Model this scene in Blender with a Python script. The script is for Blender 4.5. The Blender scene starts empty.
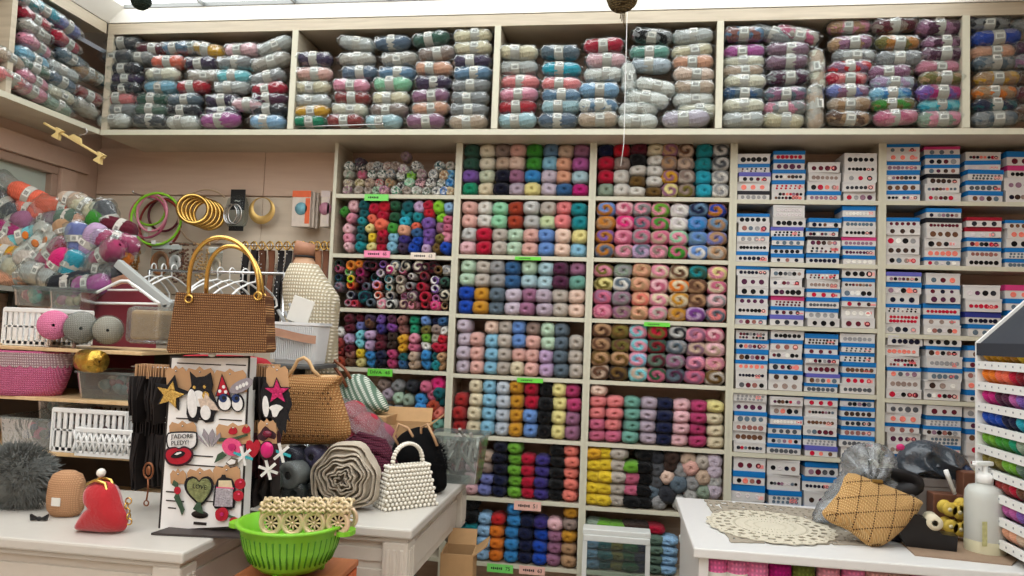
import bpy, bmesh, math, random
from mathutils import Vector, Matrix
random.seed(7)
PI=math.pi; R=math.radians
C=bpy.context.scene.collection
# ---------------------------------------------------------------- camera
CX,CY,CZ=0.0,-3.2,1.5
yaw,pit,rol=R(-8.3125),R(3.5085),R(2.2069)
fw=Vector((math.sin(yaw)*math.cos(pit),math.cos(yaw)*math.cos(pit),math.sin(pit)))
rt=Vector((math.cos(yaw),-math.sin(yaw),0)); up=rt.cross(fw)
rt,up=rt*math.cos(rol)+up*math.sin(rol), up*math.cos(rol)-rt*math.sin(rol)
cd=bpy.data.cameras.new('camera'); cam=bpy.data.objects.new('camera',cd); C.objects.link(cam)
cd.sensor_width=36; cd.lens=740/1024*36; cd.clip_start=.05
cam.matrix_world=Matrix(((rt.x,up.x,-fw.x,CX),(rt.y,up.y,-fw.y,CY),(rt.z,up.z,-fw.z,CZ),(0,0,0,1)))
bpy.context.scene.camera=cam
def _ray(px,py): return fw+rt*((px-512)/740)+up*((288-py)/740)
def at_y(px,py,Y): d=_ray(px,py); t=(Y-CY)/d.y; return Vector((CX,CY,CZ))+d*t
def at_x(px,py,X): d=_ray(px,py); t=(X-CX)/d.x; return Vector((CX,CY,CZ))+d*t
def at_z(px,py,Z): d=_ray(px,py); t=(Z-CZ)/d.z; return Vector((CX,CY,CZ))+d*t
# ---------------------------------------------------------------- colours
def lin(c):
    o=[]
    for v in c[:3]:
        v=v/255.; o.append(v/12.92 if v<=.04045 else ((v+.055)/1.055)**2.4)
    return (o[0],o[1],o[2],1.)
PAL=dict(ivory=(232,224,200),cream=(228,214,180),white=(236,234,226),off_white=(226,222,212),stone=(190,180,168),pale_grey=(196,196,192),
 grey=(150,150,150),dark_grey=(84,86,90),charcoal=(44,46,52),black=(9,9,11),taupe=(150,130,120),beige=(204,178,155),tan=(186,146,108),
 brown=(104,70,50),dark_brown=(60,42,34),rust=(166,62,36),brick=(152,56,52),brick_red=(170,40,38),red=(200,24,44),crimson=(186,18,52),scarlet=(214,40,44),
 maroon=(96,24,42),dark_red=(130,20,34),plum=(84,36,66),mauve=(158,106,136),dusty_mauve=(146,112,130),raspberry=(184,60,108),rose=(206,104,134),
 pink=(236,150,172),pale_pink=(240,190,196),blush=(230,178,166),salmon=(238,128,112),salmon_pink=(240,136,136),coral=(240,112,84),peach=(234,172,140),
 pale_peach=(240,208,188),orange=(238,128,36),mustard=(206,146,40),gold=(226,168,44),yellow=(238,204,50),pale_yellow=(240,228,150),
 lime=(140,206,50),green=(64,150,50),leaf_green=(110,170,50),dark_green=(30,84,52),bottle_green=(52,92,76),emerald=(24,146,106),mint=(150,214,172),
 pale_mint=(190,218,190),sage=(150,168,148),dark_sage=(100,124,108),sage_teal=(112,168,152),olive=(122,112,50),olive_brown=(112,84,38),teal=(24,138,146),dark_teal=(16,92,98),
 turquoise=(40,172,196),aqua=(130,214,222),ice_blue=(176,208,216),sky_blue=(138,194,220),light_blue=(150,192,228),steel_blue=(106,140,170),slate_blue=(92,110,132),
 slate=(96,112,124),cornflower=(104,144,206),azure=(56,140,206),blue=(26,112,190),royal_blue=(20,70,176),denim=(48,92,138),navy=(18,26,62),dark_navy=(12,15,38),
 indigo=(60,48,124),violet=(126,88,170),periwinkle=(124,132,196),lilac=(196,166,202),pale_lilac=(208,194,208),lilac_grey=(182,166,180),purple=(120,60,140),
 dark_purple=(64,48,78),orchid=(184,92,160),magenta=(196,30,122),hot_pink=(228,44,124),pale_blue=(196,206,216),pale_sage=(200,208,180),pale_green=(204,222,172),
 rose_brown=(150,98,90),pearl=(214,206,206),ochre=(190,122,44))
def col(n,k=1.0):
    c=lin(PAL[n]); return (c[0]*k,c[1]*k,c[2]*k,1)
# ---------------------------------------------------------------- materials
MATS={}
class NT:
    def __init__(s,name):
        s.m=bpy.data.materials.new(name); s.m.use_nodes=True; s.t=s.m.node_tree; s.n=s.t.nodes
        s.b=s.n.get('Principled BSDF'); s.out=s.n.get('Material Output')
    def new(s,k,**kw):
        x=s.n.new(k)
        for a,v in kw.items():
            if a.startswith('i_'): x.inputs[a[2:].replace('_',' ')].default_value=v
            else: setattr(x,a,v)
        return x
    def link(s,a,b): s.t.links.new(a,b)
def solid(name,c,rough=.6,metal=0,noise=.12,scale=40,bump=0.,bscale=120,spec=.4,sheen=0,emit=None,trans=0,alpha=1):
    if name in MATS: return MATS[name]
    x=NT(name); b=x.b
    c=lin(c)
    if noise>0:
        tc=x.new('ShaderNodeTexCoord'); nz=x.new('ShaderNodeTexNoise',i_Scale=scale,i_Detail=4.)
        x.link(tc.outputs['Object'],nz.inputs['Vector'])
        mx=x.new('ShaderNodeMix',data_type='RGBA')
        mx.inputs[6].default_value=tuple(max(0,v*(1-noise*1.6)) for v in c[:3])+(1,)
        mx.inputs[7].default_value=tuple(min(1,v*(1+noise)) for v in c[:3])+(1,)
        x.link(nz.outputs[0],mx.inputs[0]); x.link(mx.outputs[2],b.inputs['Base Color'])
        if bump:
            n2=x.new('ShaderNodeTexNoise',i_Scale=bscale,i_Detail=3.); x.link(tc.outputs['Object'],n2.inputs['Vector'])
            bp=x.new('ShaderNodeBump',i_Strength=bump,i_Distance=.004); x.link(n2.outputs[0],bp.inputs['Height']); x.link(bp.outputs[0],b.inputs['Normal'])
    else: b.inputs['Base Color'].default_value=c
    b.inputs['Roughness'].default_value=rough; b.inputs['Metallic'].default_value=metal
    b.inputs['Specular IOR Level'].default_value=spec
    if sheen: b.inputs['Sheen Weight'].default_value=sheen
    if trans: b.inputs['Transmission Weight'].default_value=trans
    if alpha<1: b.inputs['Alpha'].default_value=alpha
    if emit: b.inputs['Emission Color'].default_value=lin(emit[0]); b.inputs['Emission Strength'].default_value=emit[1]
    MATS[name]=x.m; return x.m
def wood(name,c1,c2,scale=(6,60,6),rough=.5):
    if name in MATS: return MATS[name]
    x=NT(name); tc=x.new('ShaderNodeTexCoord'); mp=x.new('ShaderNodeMapping'); mp.inputs['Scale'].default_value=scale
    nz=x.new('ShaderNodeTexNoise',i_Scale=1.5,i_Detail=6.,i_Distortion=.6)
    x.link(tc.outputs['Object'],mp.inputs[0]); x.link(mp.outputs[0],nz.inputs['Vector'])
    cr=x.new('ShaderNodeValToRGB'); cr.color_ramp.elements[0].color=lin(c1); cr.color_ramp.elements[1].color=lin(c2)
    cr.color_ramp.elements[0].position=.3; cr.color_ramp.elements[1].position=.7
    x.link(nz.outputs[0],cr.inputs[0]); x.link(cr.outputs[0],x.b.inputs['Base Color'])
    x.b.inputs['Roughness'].default_value=rough
    MATS[name]=x.m; return x.m
def objcol(name,two=False,mode='rings',rough=.95,bump=.6,scale=90,sheen=.1,dark=.55):
    """fibre material tinted by the object's own colour (and a second one)"""
    if name in MATS: return MATS[name]
    x=NT(name); tc=x.new('ShaderNodeTexCoord'); oi=x.new('ShaderNodeObjectInfo')
    wv=x.new('ShaderNodeTexWave',wave_type='BANDS',bands_direction='DIAGONAL',i_Scale=scale,i_Distortion=6.,i_Detail=2.); x.link(tc.outputs['Object'],wv.inputs['Vector'])
    nz=x.new('ShaderNodeTexNoise',i_Scale=60.,i_Detail=3.); x.link(tc.outputs['Object'],nz.inputs['Vector'])
    base=oi.outputs['Color']
    if two:
        at=x.new('ShaderNodeAttribute',attribute_type='OBJECT',attribute_name='col2')
        sh=x.new('ShaderNodeVectorMath',operation='ADD'); x.link(tc.outputs['Object'],sh.inputs[0])
        ml=x.new('ShaderNodeMath',operation='MULTIPLY',i_Value=1.); ml.inputs[1].default_value=.9; x.link(oi.outputs['Random'],ml.inputs[0])
        if mode=='rings':
            sx=x.new('ShaderNodeSeparateXYZ'); x.link(tc.outputs['Object'],sx.inputs[0])
            an=x.new('ShaderNodeMath',operation='ARCTAN2'); x.link(sx.outputs[2],an.inputs[0]); x.link(sx.outputs[0],an.inputs[1])
            ln=x.new('ShaderNodeVectorMath',operation='MULTIPLY'); ln.inputs[1].default_value=(1,.35,1); x.link(tc.outputs['Object'],ln.inputs[0])
            le=x.new('ShaderNodeVectorMath',operation='LENGTH'); x.link(ln.outputs[0],le.inputs[0])
            k1=x.new('ShaderNodeMath',operation='MULTIPLY_ADD'); k1.inputs[1].default_value=300.; x.link(le.outputs['Value'],k1.inputs[0]); x.link(an.outputs[0],k1.inputs[2])
            k2=x.new('ShaderNodeMath',operation='MULTIPLY_ADD'); k2.inputs[1].default_value=25.; x.link(oi.outputs['Random'],k2.inputs[0]); x.link(k1.outputs[0],k2.inputs[2])
            n3=x.new('ShaderNodeTexNoise',i_Scale=40.,i_Detail=1.); x.link(tc.outputs['Object'],n3.inputs['Vector'])
            k3=x.new('ShaderNodeMath',operation='MULTIPLY_ADD'); k3.inputs[1].default_value=3.2; x.link(n3.outputs[0],k3.inputs[0]); x.link(k2.outputs[0],k3.inputs[2])
            k4=x.new('ShaderNodeMath',operation='SINE'); x.link(k3.outputs[0],k4.inputs[0]); f=k4.outputs[0]; lo,hi=-.75,.95
        elif mode=='along':
            w2=x.new('ShaderNodeTexWave',wave_type='BANDS',bands_direction='X',i_Scale=4.,i_Distortion=5.,i_Detail=2.); w2.inputs['Detail Scale'].default_value=8.
            ph=x.new('ShaderNodeMath',operation='MULTIPLY'); ph.inputs[1].default_value=20.; x.link(oi.outputs['Random'],ph.inputs[0]); x.link(ph.outputs[0],w2.inputs['Phase Offset'])
            x.link(tc.outputs['Object'],w2.inputs['Vector']); f=w2.outputs['Fac']; lo,hi=.3,.7
        else:
            w2=x.new('ShaderNodeTexNoise',i_Scale=85.,i_Detail=2.,noise_dimensions='4D')
            ph=x.new('ShaderNodeMath',operation='MULTIPLY'); ph.inputs[1].default_value=50.; x.link(oi.outputs['Random'],ph.inputs[0]); x.link(ph.outputs[0],w2.inputs['W'])
            x.link(tc.outputs['Object'],w2.inputs['Vector']); f=w2.outputs[0]; lo,hi=.47,.6
        mr=x.new('ShaderNodeMapRange'); mr.inputs[1].default_value=lo; mr.inputs[2].default_value=hi; x.link(f,mr.inputs[0])
        mx=x.new('ShaderNodeMix',data_type='RGBA'); x.link(mr.outputs[0],mx.inputs[0]); x.link(base,mx.inputs[6]); x.link(at.outputs['Color'],mx.inputs[7]); base=mx.outputs[2]
    ad=x.new('ShaderNodeMath',operation='MULTIPLY_ADD'); ad.inputs[1].default_value=.5; x.link(wv.outputs['Fac'],ad.inputs[0])
    m5=x.new('ShaderNodeMath',operation='MULTIPLY'); m5.inputs[1].default_value=.5; x.link(nz.outputs[0],m5.inputs[0]); x.link(m5.outputs[0],ad.inputs[2])
    mr=x.new('ShaderNodeMapRange'); mr.inputs[3].default_value=dark; mr.inputs[4].default_value=1.12; x.link(ad.outputs[0],mr.inputs[0])
    vm=x.new('ShaderNodeVectorMath',operation='SCALE'); x.link(base,vm.inputs[0]); x.link(mr.outputs[0],vm.inputs['Scale']); x.link(vm.outputs[0],x.b.inputs['Base Color'])
    bp=x.new('ShaderNodeBump',i_Strength=bump,i_Distance=.003); x.link(wv.outputs['Fac'],bp.inputs['Height']); x.link(bp.outputs[0],x.b.inputs['Normal'])
    x.b.inputs['Roughness'].default_value=rough; x.b.inputs['Sheen Weight'].default_value=sheen; x.b.inputs['Specular IOR Level'].default_value=.2
    MATS[name]=x.m; return x.m
def plastic_wrap(name,tint=(235,240,240),clear=.86,bump=.8,scale=28,rough=.12,k=1.):
    if name in MATS: return MATS[name]
    x=NT(name); x.n.remove(x.b)
    tc=x.new('ShaderNodeTexCoord'); nz=x.new('ShaderNodeTexNoise',i_Scale=scale,i_Detail=4.,i_Distortion=1.2); x.link(tc.outputs['Object'],nz.inputs['Vector'])
    bp=x.new('ShaderNodeBump',i_Strength=bump,i_Distance=.02); x.link(nz.outputs[0],bp.inputs['Height'])
    tr=x.new('ShaderNodeBsdfTransparent'); tr.inputs[0].default_value=lin(tint)
    gl=x.new('ShaderNodeBsdfGlossy'); gl.inputs['Roughness'].default_value=rough; x.link(bp.outputs[0],gl.inputs['Normal'])
    df=x.new('ShaderNodeBsdfDiffuse'); df.inputs[0].default_value=lin(tint)
    lw=x.new('ShaderNodeFresnel'); lw.inputs['IOR'].default_value=1.45; x.link(bp.outputs[0],lw.inputs['Normal'])
    m0=x.new('ShaderNodeMixShader'); m0.inputs[0].default_value=clear; x.link(df.outputs[0],m0.inputs[1]); x.link(tr.outputs[0],m0.inputs[2])
    m1=x.new('ShaderNodeMixShader'); mk=x.new('ShaderNodeMath',operation='MULTIPLY'); mk.inputs[1].default_value=k; x.link(lw.outputs[0],mk.inputs[0]); x.link(mk.outputs[0],m1.inputs[0]); x.link(m0.outputs[0],m1.inputs[1]); x.link(gl.outputs[0],m1.inputs[2])
    x.link(m1.outputs[0],x.out.inputs[0]); MATS[name]=x.m; return x.m
# ---------------------------------------------------------------- mesh helpers
def obj(name,me,mat=None,parent=None,smooth=False):
    o=bpy.data.objects.new(name,me); C.objects.link(o)
    if mat is not None and not me.materials:
        for m in (mat if isinstance(mat,(list,tuple)) else [mat]): me.materials.append(m)
    if parent: o.parent=parent
    return o
def tag(o,label,cat,group=None,kind=None):
    if label: o['label']=label
    if cat: o['category']=cat
    if group: o['group']=group
    if kind: o['kind']=kind
    return o
def thing(name,label,cat,loc=(0,0,0),rz=0,group=None,rot=None):
    o=bpy.data.objects.new(name,None); C.objects.link(o); o.location=loc; o.rotation_euler=rot or (0,0,rz); o.empty_display_size=.02
    return tag(o,label,cat,group)
class MB:
    def __init__(s): s.v=[]; s.f=[]; s.m=[]; s.sm=[]
    def add(s,vs,fs,mi=0,smooth=False,M=None):
        n=len(s.v)
        s.v+= [tuple(M@Vector(p)) for p in vs] if M is not None else [tuple(p) for p in vs]
        for f in fs: s.f.append([i+n for i in f]); s.m.append(mi); s.sm.append(smooth)
        return s
    def box(s,c,d,ch=0,mi=0,M=None):
        x,y,z=d[0]/2,d[1]/2,d[2]/2; cx,cy,cz=c
        if not ch:
            vs=[(cx+a*x,cy+b*y,cz+e*z) for a in(-1,1) for b in(-1,1) for e in(-1,1)]
            return s.add(vs,[(0,1,3,2),(4,6,7,5),(0,4,5,1),(2,3,7,6),(0,2,6,4),(1,5,7,3)],mi,False,M)
        bm=bmesh.new(); bmesh.ops.create_cube(bm,size=1); bmesh.ops.scale(bm,vec=d,verts=bm.verts)
        bmesh.ops.bevel(bm,geom=bm.edges[:],offset=min(ch,.45*min(d)),segments=2,affect='EDGES',profile=.5)
        bmesh.ops.translate(bm,vec=c,verts=bm.verts); bm.verts.index_update()
        vs=[v.co[:] for v in bm.verts]; fs=[[v.index for v in f.verts] for f in bm.faces]; bm.free()
        return s.add(vs,fs,mi,False,M)
    def grid(s,fn,nu,nv,cu=False,cv=False,mi=0,smooth=True,M=None):
        mu=nu if cu else nu+1; mv=nv if cv else nv+1
        vs=[fn(i/nu,j/nv) for j in range(mv) for i in range(mu)]
        fs=[(j*mu+i,j*mu+(i+1)%mu,((j+1)%mv)*mu+(i+1)%mu,((j+1)%mv)*mu+i) for j in range(nv) for i in range(nu)]
        return s.add(vs,fs,mi,smooth,M)
    def lathe(s,prof,n=24,mi=0,smooth=True,M=None,cap=True):
        vs=[(r*math.cos(2*PI*i/n),r*math.sin(2*PI*i/n),z) for r,z in prof for i in range(n)]
        fs=[(j*n+i,j*n+(i+1)%n,(j+1)*n+(i+1)%n,(j+1)*n+i) for j in range(len(prof)-1) for i in range(n)]
        if cap:
            if prof[0][0]>1e-5: fs.append(list(range(n))[::-1])
            if prof[-1][0]>1e-5: fs.append([(len(prof)-1)*n+i for i in range(n)])
        return s.add(vs,fs,mi,smooth,M)
    def tube(s,pts,r,n=8,closed=False,mi=0,M=None,flat=1.0,cap=True):
        pts=[Vector(p) for p in pts]; N=len(pts); rs=r if isinstance(r,(list,tuple)) else [r]*N
        vs=[]; nrm=None
        for i,p in enumerate(pts):
            a=pts[(i-1)%N] if (closed or i>0) else p; b=pts[(i+1)%N] if (closed or i<N-1) else p
            t=(b-a).normalized() if (b-a).length>1e-9 else Vector((0,0,1))
            if nrm is None:
                nrm=t.orthogonal().normalized()
                if abs(t.z)<.9: nrm=(Vector((0,0,1))-t*t.z).normalized()
            nrm=(nrm-t*nrm.dot(t)); nrm=nrm.normalized() if nrm.length>1e-6 else t.orthogonal().normalized()
            bn=t.cross(nrm)
            for k in range(n):
                an=2*PI*k/n; vs.append(p+nrm*(rs[i]*math.cos(an))+bn*(rs[i]*flat*math.sin(an)))
        fs=[(j*n+k,j*n+(k+1)%n,((j+1)%N)*n+(k+1)%n,((j+1)%N)*n+k) for j in range(N if closed else N-1) for k in range(n)]
        if not closed and cap: fs+= [list(range(n))[::-1],[(N-1)*n+k for k in range(n)]]
        return s.add(vs,fs,mi,True,M)
    def torus(s,c,Rr,r,n=28,k=8,axis='Y',mi=0,M=None,sx=1,sz=1,flat=1.0):
        pts=[]
        for i in range(n):
            a=2*PI*i/n; u,w=Rr*math.cos(a)*sx,Rr*math.sin(a)*sz
            pts.append({'Y':(c[0]+u,c[1],c[2]+w),'Z':(c[0]+u,c[1]+w,c[2]),'X':(c[0],c[1]+u,c[2]+w)}[axis])
        return s.tube(pts,r,k,True,mi,M,flat)
    def ball(s,c,r,nu=14,nv=9,mi=0,M=None):
        rx,ry,rz=r if isinstance(r,(list,tuple)) else (r,r,r)
        return s.grid(lambda u,v:(c[0]+rx*math.cos(2*PI*u)*math.sin(PI*v),c[1]+ry*math.sin(2*PI*u)*math.sin(PI*v),c[2]-rz*math.cos(PI*v)),nu,nv,True,False,mi,True,M)
    def prism(s,poly,d,mi=0,M=None,y0=0,smooth=False):
        """outline in x,z extruded along +y from y0 by d"""
        n=len(poly); vs=[(p[0],y0,p[1]) for p in poly]+[(p[0],y0+d,p[1]) for p in poly]
        fs=[(i,(i+1)%n,n+(i+1)%n,n+i) for i in range(n)]+[list(range(n))[::-1],list(range(n,2*n))]
        return s.add(vs,fs,mi,smooth,M)
    def mesh(s,name):
        me=bpy.data.meshes.new(name); me.from_pydata(s.v,[],s.f); me.polygons.foreach_set('material_index',s.m); me.polygons.foreach_set('use_smooth',s.sm)
        bm=bmesh.new(); bm.from_mesh(me); bmesh.ops.recalc_face_normals(bm,faces=bm.faces[:]); bm.to_mesh(me); bm.free(); me.update(); return me
    def build(s,name,mat,parent=None): return obj(name,s.mesh(name),mat,parent)
def T(x=0,y=0,z=0): return Matrix.Translation((x,y,z))
def RX(a): return Matrix.Rotation(a,4,'X')
def RY(a): return Matrix.Rotation(a,4,'Y')
def RZ(a): return Matrix.Rotation(a,4,'Z')
def SC(x,y,z): return Matrix.Diagonal((x,y,z,1))
def arc(cx,cz,rx,rz,a0,a1,n,y=0): return [(cx+rx*math.cos(a0+(a1-a0)*i/n),y,cz+rz*math.sin(a0+(a1-a0)*i/n)) for i in range(n+1)]
def text(s,size,mat,parent,loc,rot=(PI/2,0,0),name='lettering',depth=.0004,sx=1):
    cu=bpy.data.curves.new(name,'FONT'); cu.body=s; cu.size=size; cu.align_x='CENTER'; cu.align_y='CENTER'; cu.extrude=depth; cu.resolution_u=2
    tmp=bpy.data.objects.new(name,cu); C.objects.link(tmp); dg=bpy.context.evaluated_depsgraph_get(); dg.update(); me=bpy.data.meshes.new_from_object(tmp.evaluated_get(dg)); bpy.data.objects.remove(tmp); me.materials.clear(); me.materials.append(mat)
    o=bpy.data.objects.new(name,me); C.objects.link(o); o.parent=parent; o.location=loc; o.rotation_euler=rot; o.scale=(sx,1,1); return o
ORD='zero first second third fourth fifth sixth seventh eighth ninth tenth eleventh twelfth thirteenth fourteenth fifteenth sixteenth'.split()
def sayc(c): return c.replace('_',' ')
# ---------------------------------------------------------------- common materials
LAM=wood('laminate',(184,172,150),(202,190,168),(3,3,40),.45)
EDGE=solid('laminate_edge',(204,201,180),.45,noise=.04)
LAMD=wood('laminate_panel',(168,142,122),(184,158,138),(3,3,40),.5)
WHITE=solid('white_paint',(232,230,224),.4,noise=.03)
WHITEP=solid('white_plastic',(235,235,232),.35,noise=.02)
BLACK=solid('black_plastic',(22,22,24),.4,noise=.05)
GOLD=solid('gold_metal',(214,176,98),.22,metal=1,noise=.06)
SILV=solid('silver_metal',(200,200,200),.25,metal=1,noise=.04)
KRAFT=solid('kraft_card',(192,150,110),.8,noise=.08)
CARD=solid('corrugated_card',(184,146,102),.85,noise=.08)
WRAP=plastic_wrap('clear_wrap',clear=.98,bump=.45,scale=24,k=.3,rough=.13); WRAP2=plastic_wrap('crinkled_bag',clear=.9,bump=.7,scale=22,k=.6)
YARN=objcol('yarn_fibre'); YARN2=objcol('yarn_two_colour',True,'rings'); YARNS=objcol('yarn_speckled',True,'speck'); YARNL=objcol('yarn_long_colour',True,'along')
TINT=objcol('tinted_plastic',rough=.4,bump=0,sheen=0,dark=.92)
INK=solid('dark_ink',(28,26,30),.6,noise=0)
PAPER=solid('label_paper',(226,224,216),.6,noise=.03)
# ---------------------------------------------------------------- room shell
LAMP=2.35; YU=-.14; KU=(3.2+YU)/2.9; ZB=.82*KU; XU=-2.27*KU
def struct(name,mb,mat): o=mb.build(name,mat); o['kind']='structure'; return o
FL=wood('floor_tiles',(184,176,164),(204,196,184),(4,4,4),.35)
WALLB=wood('wall_panel',(212,184,162),(222,196,174),(2,2,22),.55)
XL,XR,YB,YF,ZC=-2.65,2.6,.2,-6.5,1.5+1.3*KU
WALLC=wood('wall_panel_pale',(214,198,176),(226,210,188),(2,2,22),.5)
struct('floor',MB().box(((XL+XR)/2,(YB+YF)/2,-.03),(XR-XL+.1,YB-YF+.1,.06)),FL)
struct('wall_back',MB().box(((XL+XR)/2,YB+.03,1.4),(XR-XL+.1,.06,2.9)),WALLB)
struct('wall_right',MB().box((XR+.03,(YB+YF)/2,1.4),(.06,YB-YF,2.9)),WALLB)
struct('wall_front',MB().box(((XL+XR)/2,YF-.03,1.4),(XR-XL+.1,.06,2.9)),WALLB)
# left wall with a frosted window opening
wl=MB(); wy0,wy1,wz0,wz1=-1.5,-.08,1.55,2.205
wl.box((XL-.03,(YF+wy0)/2,1.4),(.06,wy0-YF,2.9)); wl.box((XL-.03,(wy1+YB)/2,1.4),(.06,YB-wy1,2.9))
wl.box((XL-.03,(wy0+wy1)/2,wz0/2),(.06,wy1-wy0,wz0)); wl.box((XL-.03,(wy0+wy1)/2,(wz1+2.85)/2),(.06,wy1-wy0,2.85-wz1))
struct('wall_left',wl,solid('wall_left_paint',(206,178,158),.6,noise=.05,scale=6))
wn=MB()
for a,b,c,d in ((wy0,wy1,wz0,wz0+.04),(wy0,wy1,wz1-.04,wz1),(wy0,wy0+.04,wz0+.0405,wz1-.0405),(wy1-.04,wy1,wz0+.0405,wz1-.0405)): wn.box((XL-.02,(a+b)/2,(c+d)/2),(.05,b-a,d-c),.004)
wf=struct('window_1',wn,solid('window_frame_paint',(176,148,130),.5,noise=.05))
struct('trim_1',MB().box((XL+.012,(wy1+.05),1.2),(.024,.1,2.0),.004).box((XL+.012,-.7,wz1+.045),(.022,1.6,.09),.004),solid('trim_paint',(206,176,156),.5,noise=.05))
g=MB().box((XL-.03,(wy0+wy1)/2,(wz0+wz1)/2),(.008,wy1-wy0-.02,wz1-wz0-.02)).build('pane',solid('frosted_glass',(190,200,188),.35,noise=.05,scale=5)); g.parent=wf
# ceiling: sloping white cove around a long luminous panel
ZP=ZC+.075; pi_=at_z(125,8,ZP); LX0,LY1=pi_.x,pi_.y; LX1,LY0=1.3,-6.0
CEIL=solid('ceiling_white',(246,244,236),.6,noise=.01)
ox0,ox1,oy0,oy1=XU,1.6,-6.3,YU
cv=MB(); O=[(ox0,oy0),(ox1,oy0),(ox1,oy1),(ox0,oy1)]; I=[(LX0,LY0),(LX1,LY0),(LX1,LY1),(LX0,LY1)]
vs=[(x,y,ZC) for x,y in O]+[(x,y,ZP) for x,y in I]+[(x,y,ZC+.03) for x,y in O]+[(x,y,ZP+.03) for x,y in I]
cv.add(vs,[f for i in range(4) for j in [(i+1)%4] for f in ((i,j,4+j,4+i),(8+i,12+i,12+j,8+j),(4+i,4+j,12+j,12+i))])
struct('trim_10',cv,CEIL)
cl=MB(); t=.05
cl.box(((XL+XR)/2,(oy1+YB)/2,ZC+t/2),(XR-XL,YB-oy1,t)); cl.box(((XL+XR)/2,(oy0+YF)/2,ZC+t/2),(XR-XL,oy0-YF,t))
cl.box(((XL+ox0)/2,(oy0+oy1)/2,ZC+t/2),(ox0-XL,oy1-oy0,t)); cl.box(((XR+ox1)/2,(oy0+oy1)/2,ZC+t/2),(XR-ox1,oy1-oy0,t))
struct('ceiling',cl,CEIL)
lamp=thing('luminous_ceiling_panel','long luminous ceiling panel with thin metal grid set in white ceiling','ceiling light',((LX0+LX1)/2,(LY0+LY1)/2,ZP+.004))
MB().box((0,0,.02),(LX1-LX0+.02,LY1-LY0+.02,.01)).build('diffuser',solid('lamp_diffuser',(255,252,246),.5,noise=0,emit=((246,252,255),LAMP)),lamp)
gm=solid('grid_metal',(150,152,150),.4,metal=.6,noise=.03)
gx=LX0+.40
while gx<LX1: MB().box((gx-(LX0+LX1)/2,0,0),(.008,LY1-LY0-.004,.018)).build('grid_bar',gm,lamp); gx+=.44
for gy in (-.006,-1.2,-2.4,-3.6,-4.8): MB().box((0,LY1+gy-(LY0+LY1)/2,0),(LX1-LX0-.004,.008,.018)).build('grid_bar',gm,lamp)
# ---------------------------------------------------------------- shelving
Z0=1.5
def unit(name,label,x0,x1,shelves,ztop,depth=.2,y=0.,lw=.0145,rw=.0145,back=LAMD):
    """one open shelving bay: two sides, boards, back"""
    t=thing(name,label,'shelving unit',((x0+x1)/2,y,0),group='open shelving bays on the back wall'); cx=(x0+x1)/2
    for s,w in ((x0,lw),(x1-rw,rw)):
        p=MB().box((s+w/2-cx,depth/2,ztop/2),(w,depth-.004,ztop)).build('side_panel',LAM,t)
        MB().box((s+w/2-cx,-.001,ztop/2),(w+.001,.002,ztop)).build('edge_strip',EDGE,p)
    for z in shelves:
        p=MB().box((0,depth/2,z),(x1-x0-lw-rw-.002,depth-.006,.0165)).build('shelf',LAM,t)
        MB().box((0,0,z),(x1-x0-lw-rw-.002,.002,.0175)).build('edge_strip',EDGE,p)
    MB().box((0,depth/2,ztop-.01),(x1-x0-lw-rw-.002,depth-.006,.02)).build('top_panel',LAM,t)
    MB().box((0,depth-.006,ztop/2),(x1-x0-lw-rw,.006,ztop-.03)).build('back_panel',back,t)
    return t
SZ={1:[.597,.323,.078,-.188,-.452,-.72,-.99,-1.42],2:[.599,.332,.069,-.194,-.457,-.718,-.992,-1.42],3:[.599,.332,.069,-.194,-.457,-.725,-.99,-1.42],
    4:[.593,.329,.066,-.202,-.463,-.725,-.99,-1.42],5:[.595,.332,.050,-.212,-.472,-.73,-.99,-1.42]}
UX=[-1.312,-.729,-.131,.463,1.057,1.80]
CN={1:'yarn column beside mannequin',2:'middle yarn column',3:'yarn column beside button boxes',4:'box column beside yarn',5:'box column behind thread rack'}
UL=['pale laminate shelving bay of small yarn balls behind the mannequin','pale laminate shelving bay of plain pastel yarn balls, middle of three yarn columns',
    'pale laminate shelving bay of swirled yarn balls next to button boxes','pale laminate shelving bay of button boxes next to the yarn','pale laminate shelving bay of button boxes behind the thread rack']
for i in range(5):
    unit('shelving_unit',UL[i],UX[i]-.001*0,UX[i+1],[Z0+z for z in SZ[i+1]],Z0+.866)
ANT=Z0+.866
# upper wall cabinet along back wall (front face y=-.3)
uc=thing('wall_shelf_unit','long open wall shelf under the ceiling filled with wrapped yarn packs','wall shelf',(0,YU,Z0+ZB))
X0,X1=XU,2.2; DU=YB-YU-.005; HU=.43*KU
cxu=(X0+X1)/2
MB().box((cxu,DU/2,-.012),(X1-X0,DU,.022)).build('bottom_board',LAM,uc)
MB().box((cxu,-.001,-.012),(X1-X0,.003,.024)).build('edge_strip',EDGE,uc)
MB().box((cxu,DU/2+.014,HU+.0225),(X1-X0,DU-.03,.035)).build('top_board',LAM,uc)
MB().box((cxu,.006,HU+.0225),(X1-X0,.012,.05)).build('fascia',LAM,uc)
MB().box((cxu,DU-.004,HU/2),(X1-X0,.006,HU-.02)).build('back_panel',LAMD,uc)
for px,py in ((293,80),(496,80),(719.5,76),(966,72)):
    x=at_y(px,py,YU).x; p=MB().box((x,DU/2,HU/2),(.026,DU-.01,HU-.005)).build('divider',LAM,uc); MB().box((x,-.001,HU/2),(.027,.003,HU-.005)).build('edge_strip',EDGE,p)
MB().box((X0+.015,.01,HU/2),(.03,.02,HU)).build('divider',LAM,uc)
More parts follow.
